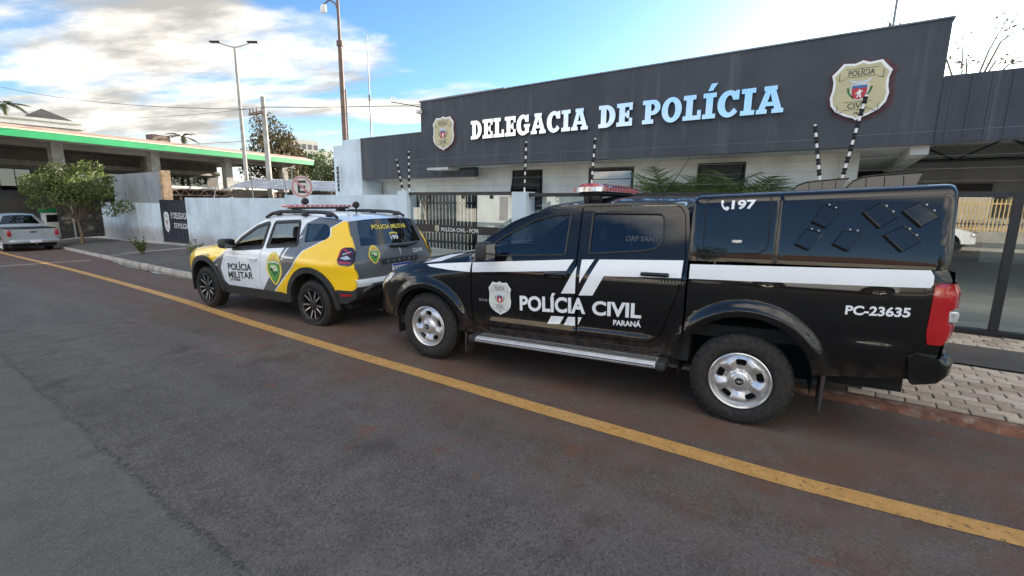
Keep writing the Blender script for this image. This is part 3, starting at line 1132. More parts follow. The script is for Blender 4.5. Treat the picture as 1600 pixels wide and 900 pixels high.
fpart('post', BLUEW, (-9.03, -8.71, -.10, .22, -.1, 1.96))
fpart('post', BLUEW, (-5.58, -5.23, -.12, .2, -.1, 1.925))
fpart('top_rail', BLACKM, (-8.70, -5.585, -.03, .05, 1.86, 1.93))
fpart('top_rail', BLACKM, (-5.225, 12, -.03, .05, 1.83, 1.90))
fpart('bottom_rail', BLACKM, (-5.225, 12, -.05, .06, .13, .20), (-8.70, -5.585, -.05, .06, .13, .2))
for x0, x1 in ((-8.68, -7.62), (-7.60, -6.62), (-6.60, -5.60)):
    fpart('glass_pane', GLASSF, (x0, x1, 0, .012, .21, 1.855))
edges = [-5.2, -3.48, -1.76, -.04, 1.68, 3.4, 5.12, 6.84, 8.56, 10.28, 12]
for a, c in zip(edges, edges[1:]):
    fpart('glass_pane', GLASSF, (a + .04, c - .04, 0, .012, .20, 1.83))
    fpart('mullion', BLACKM, (c - .04, c + .04, -.04, .055, .203, 1.828))
for x in (-8.05, -7.0, -6.2):
    fpart('hanger', BLACKM, (x - .03, x + .03, -.02, .04, 1.78, 1.857))
fpart('sign_band', mat('dark_band_film', (.022, .020, .020), .35, var=.15), (-8.72, -5.6, -.012, -.002, 1.0, 1.18))
b = MB()
vs, fs = text_mesh('POLÍCIA CIVIL - PCPR', 1, .014, 0, 1.0, 4, (1.13, .105))
b.add([(-7.66 + 3 + a, -.016, 1.035 + fz + c) for a, c in vs], fs)
b.build('band_lettering', WHITEP, fence, fix=False)
put_layers('band_badge', shield_layers(GOLD, WHITEP), lambda a, c, lv: (-7.80 + 3 + a * .135, -.0145 - .0006 * lv, 1.095 + fz + c * .145), 1, fence)
# black bars added behind the glass gate to stand for a mirrored fence
gr = thing('reflection_bars', 'black vertical bars added behind the glass gate for a mirrored fence', 'grille', (-8.5, 9.0, .15))
for k in range(17):
    b = MB()
    b.box(-.99 + k * .122, -.925 + k * .122, 0, .03, .35, 1.80)
    b.build('bar', BLACKM, gr)
b = MB()
b.box(-1.05, 1.1, -.02, -.002, 1.50, 1.56)
b.box(-1.05, 1.1, -.02, -.002, .50, .56)
b.box(-1.05, -.99, -.02, .04, -.02, 1.80)
b.box(1.04, 1.1, -.02, .04, -.02, 1.80)
b.build('reflection_rail', BLACKM, gr)

# ------------------------------------------------------------------ electric fence posts: white rod, black insulators
BW = mat('white_rod', (.80, .80, .78), .4, var=.06)


def epost(base, top_, label, n=6):
    base, top_ = Vector(base), Vector(top_)
    t = thing('electric_fence_post', label, 'fence post', base, 0, 'electric fence posts along the station front')
    d = top_ - base
    b = MB()
    b.tube([(0, 0, 0), d * .5, d], .017, 8)
    b.build('rod', BW, t, smooth=40)
    for k in range(n):
        u = (k + .9) / (n + .35)
        b = MB()
        c = d * u
        dn = d.normalized()
        b.tube([c - dn * .045, c - dn * .03, c - dn * .012, c + dn * .012, c + dn * .03, c + dn * .045], [.022, .034, .024, .024, .034, .022], 8)
        b.tube([c, c + Vector((0, -.055, .0))], .014, 6)
        b.build('insulator', BLACKR, t, smooth=40)
    return [base + d * ((k + .9) / (n + .35)) + Vector((0, -.055, 0)) for k in range(n)]


P1 = epost((-9.0, FN + .06, 1.94), (-9.16, FN + .02, 2.72), 'striped fence post leaning left beside the taller one on the white gate post', 5)
P2 = epost((-8.78, FN + .06, 1.95), (-8.76, FN + .06, 2.90), 'tall upright striped fence post on the left white gate post')
P3 = epost((-5.38, FN + .04, 1.92), (-5.35, FN + .04, 2.91), 'upright striped fence post on the white post left of the pickup roof')
P4 = epost((-3.88, FN, 1.89), (-3.83, FN, 2.87), 'upright striped fence post above the red light bar')
P5 = epost((-.30, FN, 1.89), (-.47, FN, 2.83), 'striped fence post leaning left, above the pickup canopy')
P6 = epost((-.10, FN - .02, 1.89), (.07, FN - .02, 3.16), 'striped fence post leaning right across the large shield badge', 8)
w = thing('electric_fence_wires', 'thin electric fence wires strung between the striped posts', 'wires', (0, FN, 2.3))
for k in range(5):
    b = MB()
    pts = [P1[k], P2[k], P3[k], P4[k], P5[k]]
    o_ = Vector((0, FN, 2.3))
    b.tube([p - o_ for p in pts], .0022, 4, caps=False)
    pts = [P6[k], P6[k] + Vector((3, 0, .0)), P6[k] + Vector((11, 0, 0))]
    b.tube([p - o_ for p in pts], .0022, 4, caps=False)
    b.build('wire', GREYM, w)
ins = thing('insulator_strip', 'row of black insulators up the pale blue block wall', 'insulators', (-16.45, 11.55, 2.05))
b = MB()
b.box(-.012, .012, -.06, -.03, 0, 1.0)
b.build('strip', GREYM, ins)
for k in range(6):
    b = MB()
    b.lathe([(0, 0), (.05, .01), (.02, .05), (.02, .1), (.05, .12), (0, .13)], 8, Matrix.Translation((0, -.09, .03 + k * .16)))
    b.build('insulator', BLACKR, ins, smooth=40)
# ================================================================== vehicle toolkit
def offset_poly(poly, d):
    """push an outline outwards by d (counter-clockwise or clockwise alike)"""
    n = len(poly)
    area = sum(poly[i][0] * poly[(i + 1) % n][1] - poly[(i + 1) % n][0] * poly[i][1] for i in range(n))
    s = 1 if area > 0 else -1
    out = []
    for i in range(n):
        a, p, b = Vector(poly[i - 1]), Vector(poly[i]), Vector(poly[(i + 1) % n])
        e1, e2 = (p - a).normalized(), (b - p).normalized()
        n1, n2 = Vector((e1.y, -e1.x)) * s, Vector((e2.y, -e2.x)) * s
        m = n1 + n2
        m = m.normalized() if m.length > 1e-6 else n1
        out.append(tuple(p + m * d / max(.4, m.dot(n1))))
    return out


class Car:
    def __init__(self, root, W, shear=0.0):
        self.root, self.W, self.sh = root, W, shear

    def pt(self, x, y, z):
        return (x, y, z + self.sh * (x - 1.2))

    def nrm(self, x, z, W=None):
        W = W or self.W
        e = .006
        v = Vector((-(W(x + e, z) - W(x - e, z)) / (2 * e), -1, -(W(x, z + e) - W(x, z - e)) / (2 * e)))
        return v.normalized()

    def finish(self, b, name, m, parent=None, smooth=None, right=False):
        b.v = [self.pt(*p) for p in b.v]
        return b.build(name, m, parent or self.root, smooth=smooth, mirror_y=right, fix=not b.nr)

    def panel(self, name, outline, m, holes=(), parent=None, step=.06, flange=.02, lift=0.0, sides=(0, 1), W=None, extra=()):
        """skin panel on the body side, with a return flange along every edge"""
        W = W or self.W
        V, F, loops = tri2d(outline, holes, step, True, extra)
        out = []
        for s in sides:
            b = MB()
            b.add([(x, -W(x, z) - lift, z) for x, z in V], self.orient(V, F), None, [self.nrm(x, z, W) for x, z in V])
            if flange:
                for lp in loops:
                    n = len(lp)
                    ring = [(x, -W(x, z) - lift, z) for x, z in lp] + [(x, -W(x, z) - lift + flange, z) for x, z in lp]
                    b.add(ring, [(i, (i + 1) % n, n + (i + 1) % n, n + i) for i in range(n)])
            out.append(self.finish(b, name, m, parent if not isinstance(parent, list) else parent[s], 30, bool(s)))
        return out

    @staticmethod
    def orient(V, F):
        o = []
        for f in F:
            a, b, c = V[f[0]], V[f[1]], V[f[2]]
            ar = (b[0] - a[0]) * (c[1] - a[1]) - (c[0] - a[0]) * (b[1] - a[1])
            o.append(f if ar > 0 else tuple(reversed(f)))
        return o

    def decal(self, name, shape, m, parent=None, lift=.0045, sides=(0,), step=.045, W=None):
        W = W or self.W
        if isinstance(shape, tuple):
            V, F = shape
        else:
            V, F, _ = tri2d(shape, (), step)
        out = []
        for s in sides:
            b = MB()
            b.add([(x, -W(x, z) - lift, z) for x, z in V], self.orient(V, [f for f in F]) if all(len(f) == 3 for f in F) else F, None, [self.nrm(x, z, W) for x, z in V])
            out.append(self.finish(b, name, m, parent, 30, bool(s)))
        return out

    def text(self, name, s, x0, z0, w, h, m, bold=.0, shear=0.0, lift=.005, tilt=0.0, W=None, spacing=1.0, parent=None):
        vs, fs = text_mesh(s, 1, bold, shear, spacing, 4, (w, h))
        vs = [(x0 + a, z0 + c + a * tilt) for a, c in vs]
        return self.decal(name, (vs, fs), m, parent, lift, (0,), W=W)


def arch(cx, cz, r, a0, a1, n=28):
    return [(cx + r * math.cos(R(a0 + (a1 - a0) * i / n)), cz + r * math.sin(R(a0 + (a1 - a0) * i / n))) for i in range(n + 1)]


TYRE = NT('tyre_rubber')
_n = TYRE.noise(30, 5, .6)
TYRE.set(Base_Color=TYRE.mix(TYRE.ramp(_n, .3, .75), (.016, .016, .017), (.040, .037, .034)), Roughness=.82, Specular_IOR_Level=.3)
TYRE.bump(TYRE.noise(120, 3, .6), .3, .004)
TYRE = TYRE.m
SILVER = NT('silver_wheel_paint')
SILVER.set(Base_Color=SILVER.mix(SILVER.ramp(SILVER.noise(14, 6, .65), .4, .75), (.60, .61, .63), (.43, .42, .40)), Metallic=.75, Roughness=.32)
SILVER = SILVER.m
DARKALLOY = mat('dark_alloy_paint', (.025, .026, .028), .35, metal=.3, var=.2, vs=12)
MACHINED = mat('machined_alloy', (.62, .63, .65), .3, metal=.9, var=.1)
PLASTIC = mat('black_trim_plastic', (.022, .023, .025), .55, var=.2, vs=9, bump=.12, bs=200)
DIRTYP = mat('dusty_black_plastic', (.030, .027, .025), .8, var=.3, vs=6, dirt=((.10, .06, .045), .7, 5))
UNDER = mat('underbody_black', (.010, .010, .010), .9, var=.2)
SEAT = mat('dark_seat_fabric', (.035, .035, .038), .9, var=.2, vs=20)
LETW = mat('white_vinyl', (.74, .77, .80), .42, var=.03, vs=3)
REDL = NT('red_lamp_lens')
REDL.set(Base_Color=(.38, .008, .012), Roughness=.08, Coat_Weight=1.0, Emission_Color=(.5, .0, .0), Emission_Strength=0.0)
REDL.bump(REDL.noise(38, 2, .5), .12, .01)
REDL = REDL.m
CLEARL = mat('clear_lamp_lens', (.62, .63, .64), .12, metal=.4, var=.3, vs=30, coat=1.0)
TINT = glass('tinted_car_glass', (.15, .17, .18), .03)
TINT2 = glass('light_car_glass', (.50, .54, .55), .03)
MIRR = NT('mirror_glass')
MIRR.set(Base_Color=(.8, .82, .84), Metallic=1.0, Roughness=.03)
MIRR = MIRR.m


def wheel(car, x, z, yface, R_, rr, style, side):
    """tyre, rim and hub as one wheel part; side -1 is the near (left) side"""
    w = .225
    # local frame: disc in x-z plane, outward is -y for the left side
    M = Matrix.Translation((x, side * yface, z)) @ Matrix.Rotation(R(90) if side < 0 else R(-90), 4, 'X')
    b = MB()
    sr = rr + .004
    prof = [(sr, -.035), (sr + .012, -.012), (sr + .03, -.003), (sr + .065, .002), (R_ - .055, -.002), (R_ - .03, -.012), (R_ - .012, -.03), (R_ - .003, -.055), (R_, -.085), (R_, -w + .085), (R_ - .012, -w + .03), (R_ - .055, -w + .002), (sr + .03, -w), (sr, -w + .03)]
    b.lathe(prof, 56, M)
    # tread blocks round the shoulder
    nb = 52
    for k in range(nb):
        a = 2 * math.pi * k / nb
        Mk = M @ Matrix.Rotation(a, 4, 'Z')
        for h0, h1 in ((-.072, -.034), (-.135, -.092), (-w + .034, -w + .085)):
            b.box(R_ - .012, R_ + .0015, -.015, .016, h0, h1, None, Mk)
    tyre = b.build('wheel', TYRE, car.root, smooth=38)
    b = MB()
    b.lathe([(rr + .006, -.012), (rr + .008, -.002), (rr, .003), (rr - .008, -.004), (rr - .016, -.022), (rr - .02, -.06), (rr - .026, -.19)], 48, M)
    b.build('rim_lip', SILVER if style == 'steel' else DARKALLOY, tyre, smooth=40)
    b = MB()
    b.lathe([(rr - .02, -.10), (.0, -.10)], 32, M)
    b.lathe([(.135, -.075), (.135, -.09), (.0, -.09)], 32, M)
    b.build('brake_disc', mat('brake_dark', (.03, .028, .027), .7, metal=.4), tyre, smooth=40)
    Ro = rr - .014
    if style == 'steel':
        holes = []
        for k in range(5):
            a = R(90 + 72 * k)
            sh = []
            for rad, da in ((.128, -15), (.168, -14.5), (.174, -8), (.174, 8), (.168, 14.5), (.128, 15), (.122, 9), (.122, -9)):
                sh.append((rad * math.cos(a + R(da)), rad * math.sin(a + R(da))))
            holes.append(round_poly(sh, .012, 2))
        circ = arch(0, 0, Ro, 0, 355, 71)
        V, F, loops = tri2d(circ, holes, .011)

        def dep(p):
            r = math.hypot(*p)
            th = (math.degrees(math.atan2(p[1], p[0])) - 90) % 72
            u = abs(((th + 36) % 72) - 36) / 36.0     # 0 at a hole, 1 mid spoke
            base = sp(r, [(0, .006), (.05, .006), (.072, -.004), (.085, -.030), (.12, -.026), (.165, -.020), (.19, -.026), (.2, -.03)])
            bulge = .022 * max(0, (u - .38) / .62) ** .7 * max(0, 1 - ((r - .135) / .06) ** 2)
            return base + bulge
        b = MB()
        b.add([M @ Vector((p[0], p[1], dep(p))) for p in V], F)
        for lp in loops[1:]:
            n = len(lp)
            b.add([M @ Vector((p[0], p[1], dep(p))) for p in lp] + [M @ Vector((p[0] * .98, p[1] * .98, dep(p) - .03)) for p in lp], [(i, (i + 1) % n, n + (i + 1) % n, n + i) for i in range(n)])
        b.build('rim', SILVER, tyre, smooth=45)
        b = MB()
        for k in range(6):
            Mk = M @ Matrix.Rotation(R(60 * k + 20), 4, 'Z')
            b.lathe([(.013, -.01), (.012, .006), (.006, .009), (0, .009)], 6, Mk @ Matrix.Translation((.066, 0, -.012)))
        b.build('lug_nut', SILVER, tyre, smooth=40)
        b = MB()
        b.lathe([(.046, .004), (.044, .012), (.036, .016), (.031, .015), (.03, .013)], 24, M)
        b.build('hub_ring', SILVER, tyre, smooth=40)
        b = MB()
        b.lathe([(.031, .0135), (.02, .017), (0, .018)], 24, M)
        b.build('hub_cap', BLACKM, tyre, smooth=60)
        b = MB()
        for q in ([(-.020, -.004), (-.006, -.004), (-.006, -.009), (.006, -.009), (.006, -.004), (.020, -.004), (.020, .004), (.006, .004), (.006, .009), (-.006, .009), (-.006, .004), (-.020, .004)],):
            b.add([M @ Vector((p[0], p[1] * 1.0, .0185)) for p in q], [tuple(range(len(q)))])
        b.build('hub_emblem', SILVER, tyre, fix=False)
    else:
        holes = []
        for k in range(5):
            a = R(90 + 72 * k)
            for pts in ([(.060, -13), (.185, -17), (.195, 0), (.185, 17), (.060, 13)], [(.095, 29), (.188, 25), (.195, 36), (.188, 47), (.095, 43)]):
                holes.append(round_poly([(rad * rr / .215 * math.cos(a + R(d)), rad * rr / .215 * math.sin(a + R(d))) for rad, d in pts], .01, 2))
        V, F, loops = tri2d(arch(0, 0, Ro, 0, 355, 71), holes, .013)
        dep = lambda p: sp(math.hypot(*p), [(0, -.012), (.05, -.014), (.10, -.022), (.18, -.010), (.22, -.006)])
        b = MB()
        b.add([M @ Vector((p[0], p[1], dep(p))) for p in V], F)
        for lp in loops[1:]:
            n = len(lp)
            b.add([M @ Vector((p[0], p[1], dep(p))) for p in lp] + [M @ Vector((p[0] * .97, p[1] * .97, dep(p) - .035)) for p in lp], [(i, (i + 1) % n, n + (i + 1) % n, n + i) for i in range(n)])
        b.build('rim', DARKALLOY, tyre, smooth=45)
        b = MB()
        for k in range(5):
            for sg in (-1, 1):
                a0, a1 = R(90 + 72 * k + sg * 14.5), R(90 + 72 * k + sg * 18.5)
                a2, a3 = R(90 + 72 * k + sg * 25), R(90 + 72 * k + sg * 26)
                q = [(.078 * math.cos(a0), .078 * math.sin(a0)), (.19 * rr / .215 * math.cos(a1), .19 * rr / .215 * math.sin(a1)), (.19 * rr / .215 * math.cos(a2), .19 * rr / .215 * math.sin(a2)), (.085 * math.cos(a3), .085 * math.sin(a3))]
                b.add([M @ Vector((p[0], p[1], dep(p) + .003)) for p in q], [(0, 1, 2, 3)])
        b.build('machined_spoke', MACHINED, tyre, fix=False)
        b = MB()
        b.lathe([(.03, -.013), (.026, -.004), (0, -.003)], 20, M)
        b.build('hub_cap', DARKALLOY, tyre, smooth=40)
    return tyre


def well(car, x, z, r, y0, y1, name='wheel_well'):
    a = arch(x, z, r, -12, 192, 24)
    for s in (-1, 1):
        b = MB()
        b.grid([[(p[0], s * y0, p[1]) for p in a], [(p[0], s * y1, p[1]) for p in a]])
        b.add([(p[0], s * y1, p[1]) for p in a], [tuple(range(len(a)))])
        b.v = [car.pt(*p) for p in b.v]
        b.build(name, UNDER, car.root, fix=False)


def seat_row(car, x, ys, z0, name='seat'):
    for y in ys:
        b = MB()
        b.rbox(x - .25, x + .25, y - .25, y + .25, z0, z0 + .16, .05, 2)
        M = Matrix.Translation((x + .24, y, z0 + .10)) @ Matrix.Rotation(R(14), 4, 'Y')
        b.rbox(-.07, .07, -.24, .24, 0, .58, .05, 2, None, M)
        b.rbox(-.05, .05, -.12, .12, .63, .82, .04, 2, None, M)
        b.v = [car.pt(*p) for p in b.v]
        b.build(name, SEAT, car.root, smooth=50)


def top_surface(car, stations, ny, W=None):
    """rows across the car from edge to edge; station = (x, z, bow, crown)"""
    W = W or car.W
    rows = []
    for x, z, bow, crown in stations:
        w = W(x, z)
        row = []
        for j in range(ny + 1):
            u = -1 + 2 * j / ny
            k = 1 - abs(u) ** 2.2
            row.append((x - bow * k, u * w, z + crown * k))
        rows.append(row)
    return rows
# ================================================================== black police pickup
PAINTK = NT('black_car_paint')
_d = PAINTK.noise(3, 7, .65)
_sz = PAINTK.node('ShaderNodeSeparateXYZ')
PAINTK.l.new(PAINTK.coord(), _sz.inputs[0])
_low = PAINTK.math('MULTIPLY', PAINTK.ramp(PAINTK.math('ADD', _sz.outputs[2], PAINTK.math('MULTIPLY', _d, -.35)), .52, .18, 0, .8), PAINTK.ramp(PAINTK.noise(11, 7, .7), .35, .7))
_kc = PAINTK.mix(PAINTK.ramp(_d, .45, .8, 0, .5), (.0030, .0031, .0036), (.008, .0075, .007))
PAINTK.set(Base_Color=PAINTK.mix(_low, _kc, (.085, .058, .045)), Roughness=.35, Specular_IOR_Level=.1, Coat_Weight=PAINTK.ramp(_low, 0, .7, 1.0, .25))
PAINTK.b.inputs['Coat Roughness'].default_value = .02
PAINTK = PAINTK.m
TX, TY, TA = -3.6017, 3.5387, .0957
_c, _s = math.cos(TA), math.sin(TA)
truck = thing('police_pickup', 'black double-cab police pickup with white stripe, canopy and red light bar', 'pickup truck', (TX - _s * .907, TY + _c * .907, 0), TA)
FA, RA, WZ = (0, .365), (3.096, .365), .365


def he(x):
    return sp(x, [(-.90, .80), (-.80, .90), (-.6, .985), (-.3, 1.055), (.2, 1.125), (.6, 1.185)])


def Wt(x, z):
    if x > 2.66:
        w = sp(z, [(.30, .87), (.45, .895), (.7, .922), (.9, .934), (1.0, .935), (1.15, .930), (1.25, .915)])
    else:
        w = sp(z, [(.30, .86), (.42, .885), (.55, .905), (.75, .925), (.95, .935), (1.06, .932), (1.13, .918), (1.19, .893), (1.25, .868), (1.60, .715), (1.68, .675), (1.74, .62)])
        if x < .62:
            k = max(0, min(1, (.62 - x) / .12))
            h = he(x)
            lo = sp(min(z, .95), [(.30, .86), (.42, .885), (.55, .905), (.75, .925), (.95, .935)])
            t = max(0, (z - (h - .17)) / .17)
            w = w * (1 - k) + (lo - .11 * t * t) * k
        k = max(0, min(1, (.615 - z) / .07))
        w += .022 * k * k * (3 - 2 * k) * max(0, min(1, (x - .70) / .12)) * max(0, min(1, (2.48 - x) / .12))
    if x > 3.6:
        k = max(0, min(1, (.74 - z) / .06))
        w += .012 * k * k * (3 - 2 * k) * max(0, min(1, (x - 3.66) / .15)) * max(0, min(1, (4.08 - x) / .12))
    w *= sp(x, [(-.95, .70), (-.86, .78), (-.72, .875), (-.5, .95), (-.25, .99), (0, 1), (3.95, 1), (4.12, .992), (4.22, .965), (4.3, .93)])
    for cx, cz in (FA, RA):
        d = math.hypot(x - cx, z - cz)
        t = max(0, min(1, (.60 - d) / .09))
        w += .034 * t * t * (3 - 2 * t)
    return w


pk = Car(truck, Wt, .028)
# --- panels
fdoor = [(.604, .50), (1.2, .512), (1.733, .525), (1.728, .8), (1.716, 1.0), (1.700, 1.222), (1.664, 1.668), (1.40, 1.650), (1.20, 1.605), (.95, 1.487), (.76, 1.362), (.655, 1.262), (.606, 1.15)]
fdoor = round_poly(fdoor, [.04, 0, .012, 0, 0, 0, .02, .02, .02, .02, .02, .02, .01], 3)
fwin = round_poly([(.835, 1.208), (.812, 1.322), (.924, 1.400), (1.198, 1.543), (1.384, 1.592), (1.572, 1.605), (1.588, 1.240)], [.02, .03, .02, .05, .05, .03, .02], 4)
rdoor = round_poly([(1.747, .525), (2.40, .535), (2.475, .61), (2.53, .78), (2.585, .96), (2.622, 1.10), (2.622, 1.25), (2.575, 1.585), (2.53, 1.655), (2.46, 1.668), (1.680, 1.670), (1.714, 1.222), (1.730, 1.0), (1.742, .8)], [.012, .05, .03, .03, .03, .03, .02, .04, .04, .03, .02, 0, 0, 0], 3)
rwin = round_poly([(1.785, 1.615), (2.38, 1.600), (2.410, 1.570), (2.430, 1.385), (2.392, 1.325), (2.305, 1.298), (1.812, 1.258)], [.025, .03, .03, .05, .05, .05, .02], 4)
cab = [(.594, .40), (2.52, .40), (2.60, .47), (2.646, .66), (2.650, 1.2), (2.628, 1.45), (2.60, 1.62), (2.55, 1.683), (2.2, 1.694), (1.666, 1.694), (1.553, 1.687), (1.32, 1.660), (1.183, 1.612), (.955, 1.528), (.732, 1.385), (.585, 1.262), (.52, 1.196), (.594, 1.172)]
for s in (0, 1):
    pk.panel('cab_side', cab, PAINTK, [offset_poly(fdoor, .0065), offset_poly(rdoor, .0065)], sides=(s,), flange=.03, step=.05)
    fd = pk.panel('front_door', fdoor, PAINTK, [fwin], sides=(s,), step=.04)[0]
    rd = pk.panel('rear_door', rdoor, PAINTK, [rwin], sides=(s,), step=.04)[0]
    for dr, wn_, hx in ((fd, fwin, 1.535), (rd, rwin, 2.41)):
        pk.panel('door_glass', offset_poly(wn_, .004), TINT, parent=dr, sides=(s,), flange=0, lift=-.010, step=.09)
        b = MB()
        lp = resample(wn_, .05)
        b.tube([(x, -Wt(x, z) - .001, z) for x, z in lp + lp[:2]], .008, 6, caps=False)
        pk.finish(b, 'window_seal', PLASTIC, dr, 40, bool(s))
        hz_ = 1.072 if hx < 2 else 1.118
        b = MB()
        b.rbox(hx - .115, hx + .115, -Wt(hx, hz_) - .052, -Wt(hx, hz_) - .026, hz_ - .017, hz_ + .017, .012, 2)
        for q in (-.085, .085):
            b.rbox(hx + q - .02, hx + q + .02, -Wt(hx, hz_) - .03, -Wt(hx, hz_) + .01, hz_ - .014, hz_ + .014, .006, 1)
        pk.finish(b, 'door_handle', PAINTK, dr, 40, bool(s))
        pk.panel('handle_recess', round_poly([(hx - .09, hz_ - .035), (hx + .07, hz_ - .035), (hx + .07, hz_ + .038), (hx - .09, hz_ + .038)], .033, 4), PLASTIC, parent=dr, sides=(s,), flange=0, lift=.0015)
    if s == 0:
        FD, RD = fd, rd
fender = [(-.885, .46)] + [(-.47, .46)] + arch(0, WZ, .47, 168, 5, 30) + [(.590, .40), (.590, 1.165), (.51, 1.19), (.2, he(.2)), (-.05, he(-.05)), (-.3, he(-.3)), (-.5, he(-.5)), (-.68, he(-.68)), (-.80, he(-.80)), (-.875, .80)]
def rings(cx, cz, rs, n=40):
    return [(cx + r * math.cos(2 * math.pi * k / n), cz + r * math.sin(2 * math.pi * k / n)) for r in rs for k in range(n)]


RS = [.486, .50, .514, .528, .542, .556, .570, .584, .597, .608, .622, .645]
pk.panel('front_fender', fender, PAINTK, flange=.03, step=.05, extra=rings(0, WZ, RS, 72))
bed = arch(3.096, WZ, .47, 10.5, 155, 28) + [(2.666, .62), (2.666, 1.212), (3.4, 1.222), (4.13, 1.234), (4.205, 1.232), (4.238, 1.15), (4.246, .80), (4.22, .62), (4.10, .50), (3.85, .475), (3.60, .452)]
pk.panel('bed_side', bed, PAINTK, flange=.03, step=.05, extra=rings(3.096, WZ, RS, 72))
well(pk, 0, WZ, .475, .86, .50)
well(pk, 3.096, WZ, .475, .86, .50)
# --- hood, cab top, windscreen
st = [(-.895, .76, .0, .0), (-.88, .82, .04, .02), (-.85, .868, .08, .035)] + [(x, he(x), .06 * max(0, min(1, (.0 - x) / .8)), .055 + .02 * (x + .8)) for x in (-.8, -.7, -.55, -.4, -.25, -.1, .05, .2, .35, .5)]
b = MB()
b.grid(top_surface(pk, st, 24))
pk.finish(b, 'hood', PAINTK, smooth=50)
b = MB()
for sg in (-1, 1):       # power-dome creases
    b.tube([(-.75, sg * .42, .985), (-.3, sg * .45, 1.105), (.2, sg * .48, 1.178), (.42, sg * .5, 1.215)], [.004, .012, .014, .006], 8)
pk.finish(b, 'hood_crease', PAINTK, smooth=60)
b = MB()
b.grid(top_surface(pk, [(.47, 1.19, .06, .075), (.52, 1.196, .10, .06), (.56, 1.23, .14, .03)], 24))
pk.finish(b, 'cowl', PLASTIC, smooth=50)
ct = [(.56, 1.24, .15, .03), (.60, 1.275, .15, .03), (.732, 1.385, .15, .03), (.955, 1.528, .14, .035), (1.183, 1.612, .13, .04), (1.32, 1.660, .12, .045), (1.42, 1.674, .08, .05), (1.553, 1.687, .04, .055), (1.666, 1.694, .02, .06), (1.9, 1.695, 0, .065), (2.2, 1.694, 0, .065), (2.45, 1.688, -.01, .06), (2.55, 1.683, -.015, .055), (2.60, 1.62, -.02, .06), (2.63, 1.45, -.02, .0), (2.65, 1.2, -.0, .0)]
rows = top_surface(pk, ct, 24)
paint, gl = MB(), MB()
for i in range(len(rows) - 1):
    for j in range(24):
        q = [rows[i][j], rows[i][j + 1], rows[i + 1][j + 1], rows[i + 1][j]]
        (gl if (i < 5 and 1 <= j <= 22) else paint).add(q, [(0, 1, 2, 3)])
pk.finish(paint, 'roof', PAINTK, smooth=50)
pk.finish(gl, 'windscreen', TINT2, smooth=60)
b = MB()
b.rbox(.42, .66, -.6, .6, .98, 1.16, .05, 2)
pk.finish(b, 'dashboard', PLASTIC, smooth=50)
b = MB()
b.lathe([(.18, -.015), (.195, 0), (.18, .015), (.165, 0)], 24, Matrix.Translation((.88, -.38, 1.05)) @ Matrix.Rotation(R(-62), 4, 'Y'), closed=True)
b.tube([(.88, -.38, 1.05), (.70, -.38, .96)], .03, 8)
pk.finish(b, 'steering_wheel', PLASTIC, smooth=50)
seat_row(pk, 1.25, (-.38, .38), .58)
seat_row(pk, 2.12, (-.38, .38), .60)
b = MB()
b.box(-.45, 2.6, -.84, .84, .38, .47)
b.box(3.6, 4.2, -.84, .84, .50, .60)
b.box(2.55, 2.62, -.80, .80, .47, 1.2)
b.box(-.75, 4.15, -.52, .52, .28, .44)
b.box(-.6, .5, -.6, .6, .44, .9)
b.box(2.68, 4.2, -.80, .80, .62, .72)
b.box(2.55, 2.70, -.85, .85, .40, .62)
pk.finish(b, 'floor_pan', UNDER)  # pan also widened and lowered to block light and darken the ground beneath
b = MB()
for sg in (-1, 1):
    b.tube([(-.7, sg * .42, .36), (.6, sg * .42, .34), (2.5, sg * .42, .36), (3.3, sg * .42, .46), (4.2, sg * .42, .48)], .05, 6)
b.tube([(3.096, -.72, .36), (3.096, .72, .36)], .05, 8)
b.tube([(0, -.72, .36), (0, .72, .36)], .035, 8)
b.tube([(1.6, .2, .33), (2.7, .25, .34), (3.5, .45, .40), (4.1, .5, .40)], .03, 8)
pk.finish(b, 'chassis', UNDER, smooth=50)
# --- nose: bumper, grille, headlamps
b = MB()
ns = []
for z in (.42, .48, .56, .64, .72, .80, .84):
    ns.append([(-.885 - .09 * (1 - (u / 1.0) ** 2) - .05 * math.exp(-((z - .56) / .12) ** 2), u * Wt(-.885, z), z) for u in [-1 + k / 10 for k in range(21)]])
b.grid(ns)
pk.finish(b, 'front_bumper', PAINTK, smooth=50)
b = MB()
b.rbox(-1.0, -.96, -.45, .45, .70, .90, .02, 2)
pk.finish(b, 'grille', PLASTIC, smooth=40)
b = MB()
b.rbox(-1.012, -.985, -.48, .48, .785, .815, .008, 1)
pk.finish(b, 'grille_bar', MACHINED, smooth=40)
for sg in (0, 1):
    pk.panel('headlamp', round_poly([(-.87, .82), (-.80, .885), (-.62, .955), (-.52, .955), (-.60, .86), (-.80, .78)], .02, 3), CLEARL, sides=(sg,), lift=.006, flange=.01, step=.05)
